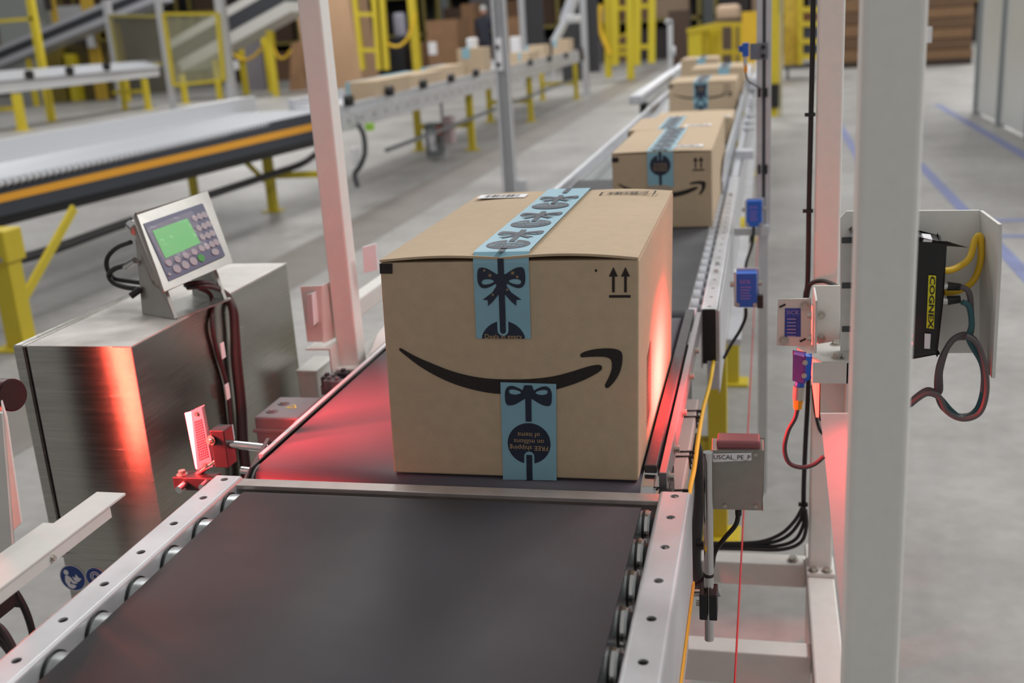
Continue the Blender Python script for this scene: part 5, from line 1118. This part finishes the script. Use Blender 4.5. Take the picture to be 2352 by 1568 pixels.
yb2 = mat('yellow_bright', (210, 192, 46), .5)
for px0, px1, w_, y1_ in ((1396, 1398, 10, 178), (1412, 1414, 22, 150), (1447, 1449, 22, 182), (1465, 1463, 14, 150), (1498, 1497, 10, 145)):
    MB().beam(P(px0, -30, Y=24.5), P(px1, y1_, Y=24.5), .15, w_ * 24.5 / F, (0, 1, 0)).build('upright', yb2, tw_)
for y in (20, 108, 124): MB().beam(P(1398, y, Y=24.55), P(1450, y - 2, Y=24.55), .1, 14 * 24 / F, (0, 1, 0)).build('cross_bar', yb2, tw_)
for y in (15, 108): MB().beam(P(1462, y, Y=24.55), P(1500, y - 2, Y=24.55), .1, 10 * 24 / F, (0, 1, 0)).build('cross_bar', yb2, tw_)
MB().beam(P(1408, 90, Y=24.6), P(1445, 75, Y=24.6), .05, .25, (0, 1, 0)).build('gusset', yb2, tw_)
cable('yellow_hose', [P(a, b, Y=24.3) for a, b in ((1380, 10), (1376, 45), (1382, 80), (1392, 105), (1400, 125))], .05, yelc, 'thick yellow hose drooping left of the yellow tower', cat='hose')
# silver angle post
sa = root('angle_post', P(1538, 150, Y=11.5), 'slim silver post bent at the top, at the far end of the outfeed conveyor', 'post')
pq = P(1538, 172, Y=11.5); MB().beam((pq.x, 11.5, 0), P(1539, 50, Y=11.5), .05, .05, (0, 1, 0)).build('upright', gwhite, sa); MB().beam(P(1543, 50, Y=11.5), P(1528, 48, Y=11.5), .05, .05, (0, 1, 0)).build('top_arm', gwhite, sa)
MB().cyl(P(1545, 117, Y=11.45), P(1551, 117, Y=11.45), .045, 12).build('knob', gwhite, sa)
# yellow bins and guards right of centre
yg = root('yellow_guard', P(1640, 150, Y=22), 'yellow slatted guard bin with open frame at its right', 'guard')
for k, (a, b) in enumerate(((1580, 1612), (1610, 1628), (1626, 1652))):
    x0, x1, z0, z1 = rect(a, (70, 66, 60)[k], b, 165, 22 + .2 * k); MB().box(x0, x1, 22 + .2 * k, 22.1 + .2 * k, .1, z1).build('side_slat', mat('guard_yellow%d' % k, ((204, 188, 40), (186, 170, 40), (210, 194, 40))[k], .5), yg)
MB().beam(P(1578, 72, Y=22), P(1650, 56, Y=22), .1, .08, (0, 1, 0)).build('top_rail', yel, yg)
for px in (1654, 1686, 1702): MB().beam(P(px, 52, Y=22.3), P(px, 175, Y=22.3), .08, 9 * 22 / F, (0, 1, 0)).build('frame_post', yel, yg)
for py in (56, 120): MB().beam(P(1652, py, Y=22.3), P(1704, py, Y=22.3), .08, .08, (0, 1, 0)).build('frame_rail', yel, yg)
MB().box(P(1580, 100, Y=22).x, P(1704, 100, Y=22).x, 22.1, 22.9, 0, .1).build('base', yel, yg)
bgb('yellow_cabinet', 'bright yellow cabinet partly behind the aluminium post', 'cabinet', 1704, 28, 1740, 160, 21.0, .5, mat('cabinet_yellow', (226, 184, 44), .5, var=.05, scale=3), True)
bgb('yellow_cabinet', 'second bright yellow cabinet just right of the aluminium post', 'cabinet', 1768, 36, 1790, 165, 21.2, .5, mat('cabinet_yellow', (226, 184, 44), .5), True)
yp = root('yellow_bollard', P(1782, 262, Y=14.5), 'tall yellow post with black base joint right of the aluminium post', 'post')
p = P(1780, 262, Y=14.8); MB().box(p.x - .06, p.x + .04, 14.8, 14.9, 0, 1.55).build('upright', yel, yp); MB().box(p.x - .07, p.x + .05, 14.75, 14.95, .12, .42).build('joint', black, yp); MB().box(p.x + .05, p.x + .09, 14.85, 14.9, 0, 1.6).build('side_post', mat('pale_post', (190, 184, 150), .5), yp)
yr = root('yellow_rack', P(1830, 150, Y=22), 'yellow ladder rack with dark bins between its rungs, beside the far grey post', 'rack')
MB().box(*[P(1800, 100, Y=22).x, P(1838, 100, Y=22).x], 22, 22.1, P(1800, 150, Y=22).z, 1.9).build('mesh_panel', mat('mesh_yellow', (206, 180, 70), .6, var=.2, scale=8), yr)
for k, py in enumerate((22, 55, 95, 130)): MB().beam(P(1836, py, Y=21.9), P(1880, py, Y=21.9), .1, .09, (0, 1, 0)).build('rung', yel, yr)
MB().beam(P(1838, -20, Y=21.9), P(1838, 148, Y=21.9), .1, .07, (0, 1, 0)).build('upright', yel, yr)
for k, (py, mm) in enumerate(((42, mat('bin_brown', (130, 96, 76), .7)), (78, mat('bin_blue', (70, 76, 100), .6)), (115, mat('bin_blue', (70, 76, 100), .6)))): a = P(1844, py, Y=22.2); MB().box(a.x, a.x + .3, 22.1, 22.6, a.z - .14, a.z + .14).build('bin', mm, yr)
MB().box(P(1800, 150, Y=22).x, P(1870, 150, Y=22).x, 22, 22.6, P(1800, 160, Y=22).z, P(1800, 150, Y=22).z).build('base_deck', mat('deck_grey', (90, 92, 100), .5), yr)
for px in (1806, 1864): p = P(px, 190, Y=22); MB().cyl((p.x, 22.1, .09), (p.x + .05, 22.1, .09), .09, 16).box(p.x, p.x + .05, 22.08, 22.14, .1, P(px, 158, Y=22).z).build('caster', mat('caster_grey', (100, 104, 108), .5), yr)
# stacked pallets of flat cartons
def stack(px0, px1, yt, yb, Y, lbl, n):
    r_ = root('carton_stack', P((px0 + px1) / 2, yb, Y=Y), lbl, 'carton stack'); x0, x1, z0, z1 = rect(px0, yt, px1, yb, Y); rq_ = random.Random(px0)
    MB().box(x0, x1, Y, Y + 1, 0, .12).build('pallet', mat('pallet_wood', (58, 46, 38), .8), r_)
    for k in range(n):
        za = .12 + (z1 - .12) * k / n; zb = .12 + (z1 - .12) * (k + 1) / n - .015; dx = rq_.uniform(-.02, .02)
        MB().box(x0 + dx, x1 + dx, Y + rq_.uniform(0, .04), Y + 1, za, zb).build('flat_carton_bundle', (mat('flat_brown', (126, 98, 72), .9, var=.1, scale=6), mat('flat_brown_dark', (104, 80, 60), .9, var=.1, scale=6))[k % 2], r_, bev=.01)
stack(1930, 2000, -30, 152, 25.0, 'stack of flat brown cartons seen between the two grey posts', 6)
stack(2120, 2231, -30, 153, 24.3, 'stack of flat brown cartons right of the thick grey post', 7)
# pale panel wall at right
for k, (pa, pb, ya, yb_) in enumerate(((2232, 2262, 262, 290), (2262, 2300, 290, 332), (2302, 2345, 325, 372), (2348, 2420, 372, 460))):
    a, b = P(pa, ya, Z=0), P(pb, yb_, Z=0)
    a.x = 2.44; b.x = 2.44
    tag(MB().box(2.44, 2.47, b.y + .05, a.y - .05, .04, 2.5).build('wall_panel', mat('pale_panel', (186, 188, 186), .35, var=.03, scale=2)), ['farthest pale sheet panel of the screen at right', 'second farthest pale sheet panel of the screen at right', 'third pale sheet panel of the screen at right', 'nearest pale sheet panel, cut by the right edge'][k], 'panel', 'pale panels of the screen at right')
    tag(MB().box(2.40, 2.50, a.y - .06, a.y, 0, 2.5).build('panel_post', mat('panel_post_grey', (150, 156, 158), .4)), ['farthest slim grey post of the pale panel screen', 'second farthest slim grey post of the pale screen', 'third slim grey post of the pale screen', 'nearest slim grey post of the pale screen'][k], 'post', 'posts of the pale panel screen')
# dark storage band at the very back
rk = random.Random(21)
pal = [mat('goods_dark', (52, 46, 46), .8), mat('goods_brown', (112, 84, 64), .85), mat('goods_grey', (96, 92, 96), .7), mat('goods_umber', (78, 60, 48), .85), mat('goods_pale', (150, 130, 112), .8), mat('goods_black', (34, 32, 36), .7)]
bays = [(-28, -24), (-23.6, -19.6), (-19.2, -15.2), (-14.8, -10.8), (-10.4, -6.4), (-6, -2), (-1.6, 2.4), (2.8, 6.8), (7.2, 11.2)]
for bi, (xa, xb) in enumerate(bays):
    Yr = 35.0; r_ = root('storage_rack', ((xa + xb) / 2, Yr, 0), 'dark storage rack bay far back, %s of the row' % ['first from left', 'second from left', 'third from left', 'fourth from left', 'middle', 'fourth from right', 'third from right', 'second from right', 'first from right'][bi], 'rack', 'storage racks at the back')
    for x in (xa, xb - .1): MB().box(x, x + .1, Yr, Yr + .1, 0, 4).box(x, x + .1, Yr + 1.4, Yr + 1.5, 0, 4).build('upright', mat('rack_dull', (120, 108, 50), .6), r_)
    for z_ in (1.15, 2.35): MB().box(xa, xb, Yr, Yr + .06, z_, z_ + .1).build('shelf_beam', mat('rack_dull', (120, 108, 50), .6), r_); MB().box(xa, xb, Yr + .06, Yr + 1.4, z_ + .02, z_ + .06).build('shelf_deck', pal[0], r_)
    MB().box(xa, xb, Yr + 1.45, Yr + 1.5, 0, 4).build('back_sheet', pal[5], r_)
    for z_ in (0.0, 1.25, 2.45):
        x = xa + .15
        while x < xb - .7:
            wd = rk.uniform(.45, 1.1); hh = rk.uniform(.45, .98)
            MB().box(x, min(x + wd, xb - .12), Yr + rk.uniform(.1, .35), Yr + 1.3, z_ + .002, z_ + hh).build('stored_carton', pal[rk.randrange(6)], r_); x += wd + rk.uniform(.03, .2)
gw = root('machine_cover', P(30, 60, Y=27.5), 'pale grey machine cover filling the upper left corner', 'machine')
x0, x1, z0, z1 = rect(-60, -30, 58, 90, 27.5); MB().box(x0, x1, 28.2, 29, 0, z1).build('cover_body', mat('cover_grey', (156, 160, 158), .5), gw)
x0, x1, z0, z1 = rect(60, -20, 75, 24, 27.3); MB().box(x0, x1, 28.0, 28.2, z0, z1).build('switch_box', darkst, gw)
x0, x1, z0, z1 = rect(95, 18, 190, 60, 31.5); MB().box(x0, x1, 31.5, 32.5, 0, z1).build('white_cover', gwhite, gw)
for (a, b, c, d) in ((108, -20, 126, 20), (180, -20, 212, 18)):
    bgb('yellow_upright', 'yellow upright at the top edge, %s of the pair above the left incline' % ('left' if a == 108 else 'right'), 'post', a, b, c, d, 28.4, .1, mat('upright_amber', (206, 170, 60), .5), ground=True)
mf = root('machine', P(180, 120, Y=28), 'olive and yellow machine base under the left inclined conveyor', 'machine')
for a, b, c, d, mm in ((85, 100, 140, 150, mat('olive', (128, 112, 44), .6)), (140, 85, 250, 150, mat('olive_dark', (96, 86, 54), .6)), (145, 125, 165, 148, yb2), (215, 50, 250, 95, mat('olive', (128, 112, 44), .6)), (195, 75, 215, 110, gwhite), (228, 72, 246, 90, mat('cabinet_yellow', (226, 184, 44), .5)), (165, 75, 195, 100, darkst)):
    bgb('machine_part', None, None, a, b, c, d, 28.2 if (c - a) < 60 else 28.6, .4, mm, parent=mf, ground=(d > 140), bev=.02)
bgb('brown_column', 'dull brown slab between the pale post and the tinted sheet', 'panel', 262, 60, 282, 150, 29.0, .3, mat('dull_brown', (104, 84, 76), .7), True)
bgb('grey_screen', 'grey olive screen behind the tinted guard sheet', 'panel', 250, -20, 380, 130, 31.0, .1, mat('olive_grey', (110, 108, 94), .7), True)
bgb('pallet_box', 'dark brown crate behind the slim silver angle post', 'carton', 1535, 25, 1582, 150, 26.5, 1.0, mat('crate_dark', (72, 56, 48), .8), True)
bgb('pallet_box', 'dark brown crate seen through the open yellow frame', 'carton', 1640, 46, 1712, 155, 26.0, 1.0, mat('crate_umber', (80, 66, 56), .8), True)
bgb('bag', 'pale tan bundle lying on the crates above the yellow guard', 'bag', 1645, 12, 1700, 47, 26.1, .8, mat('tan_bundle', (180, 156, 134), .8), bev=.1)
bgb('wall_switch', 'white bracket on the right edge of the thick post', 'bracket', 2132, 62, 2140, 98, 1.06, .01, white)
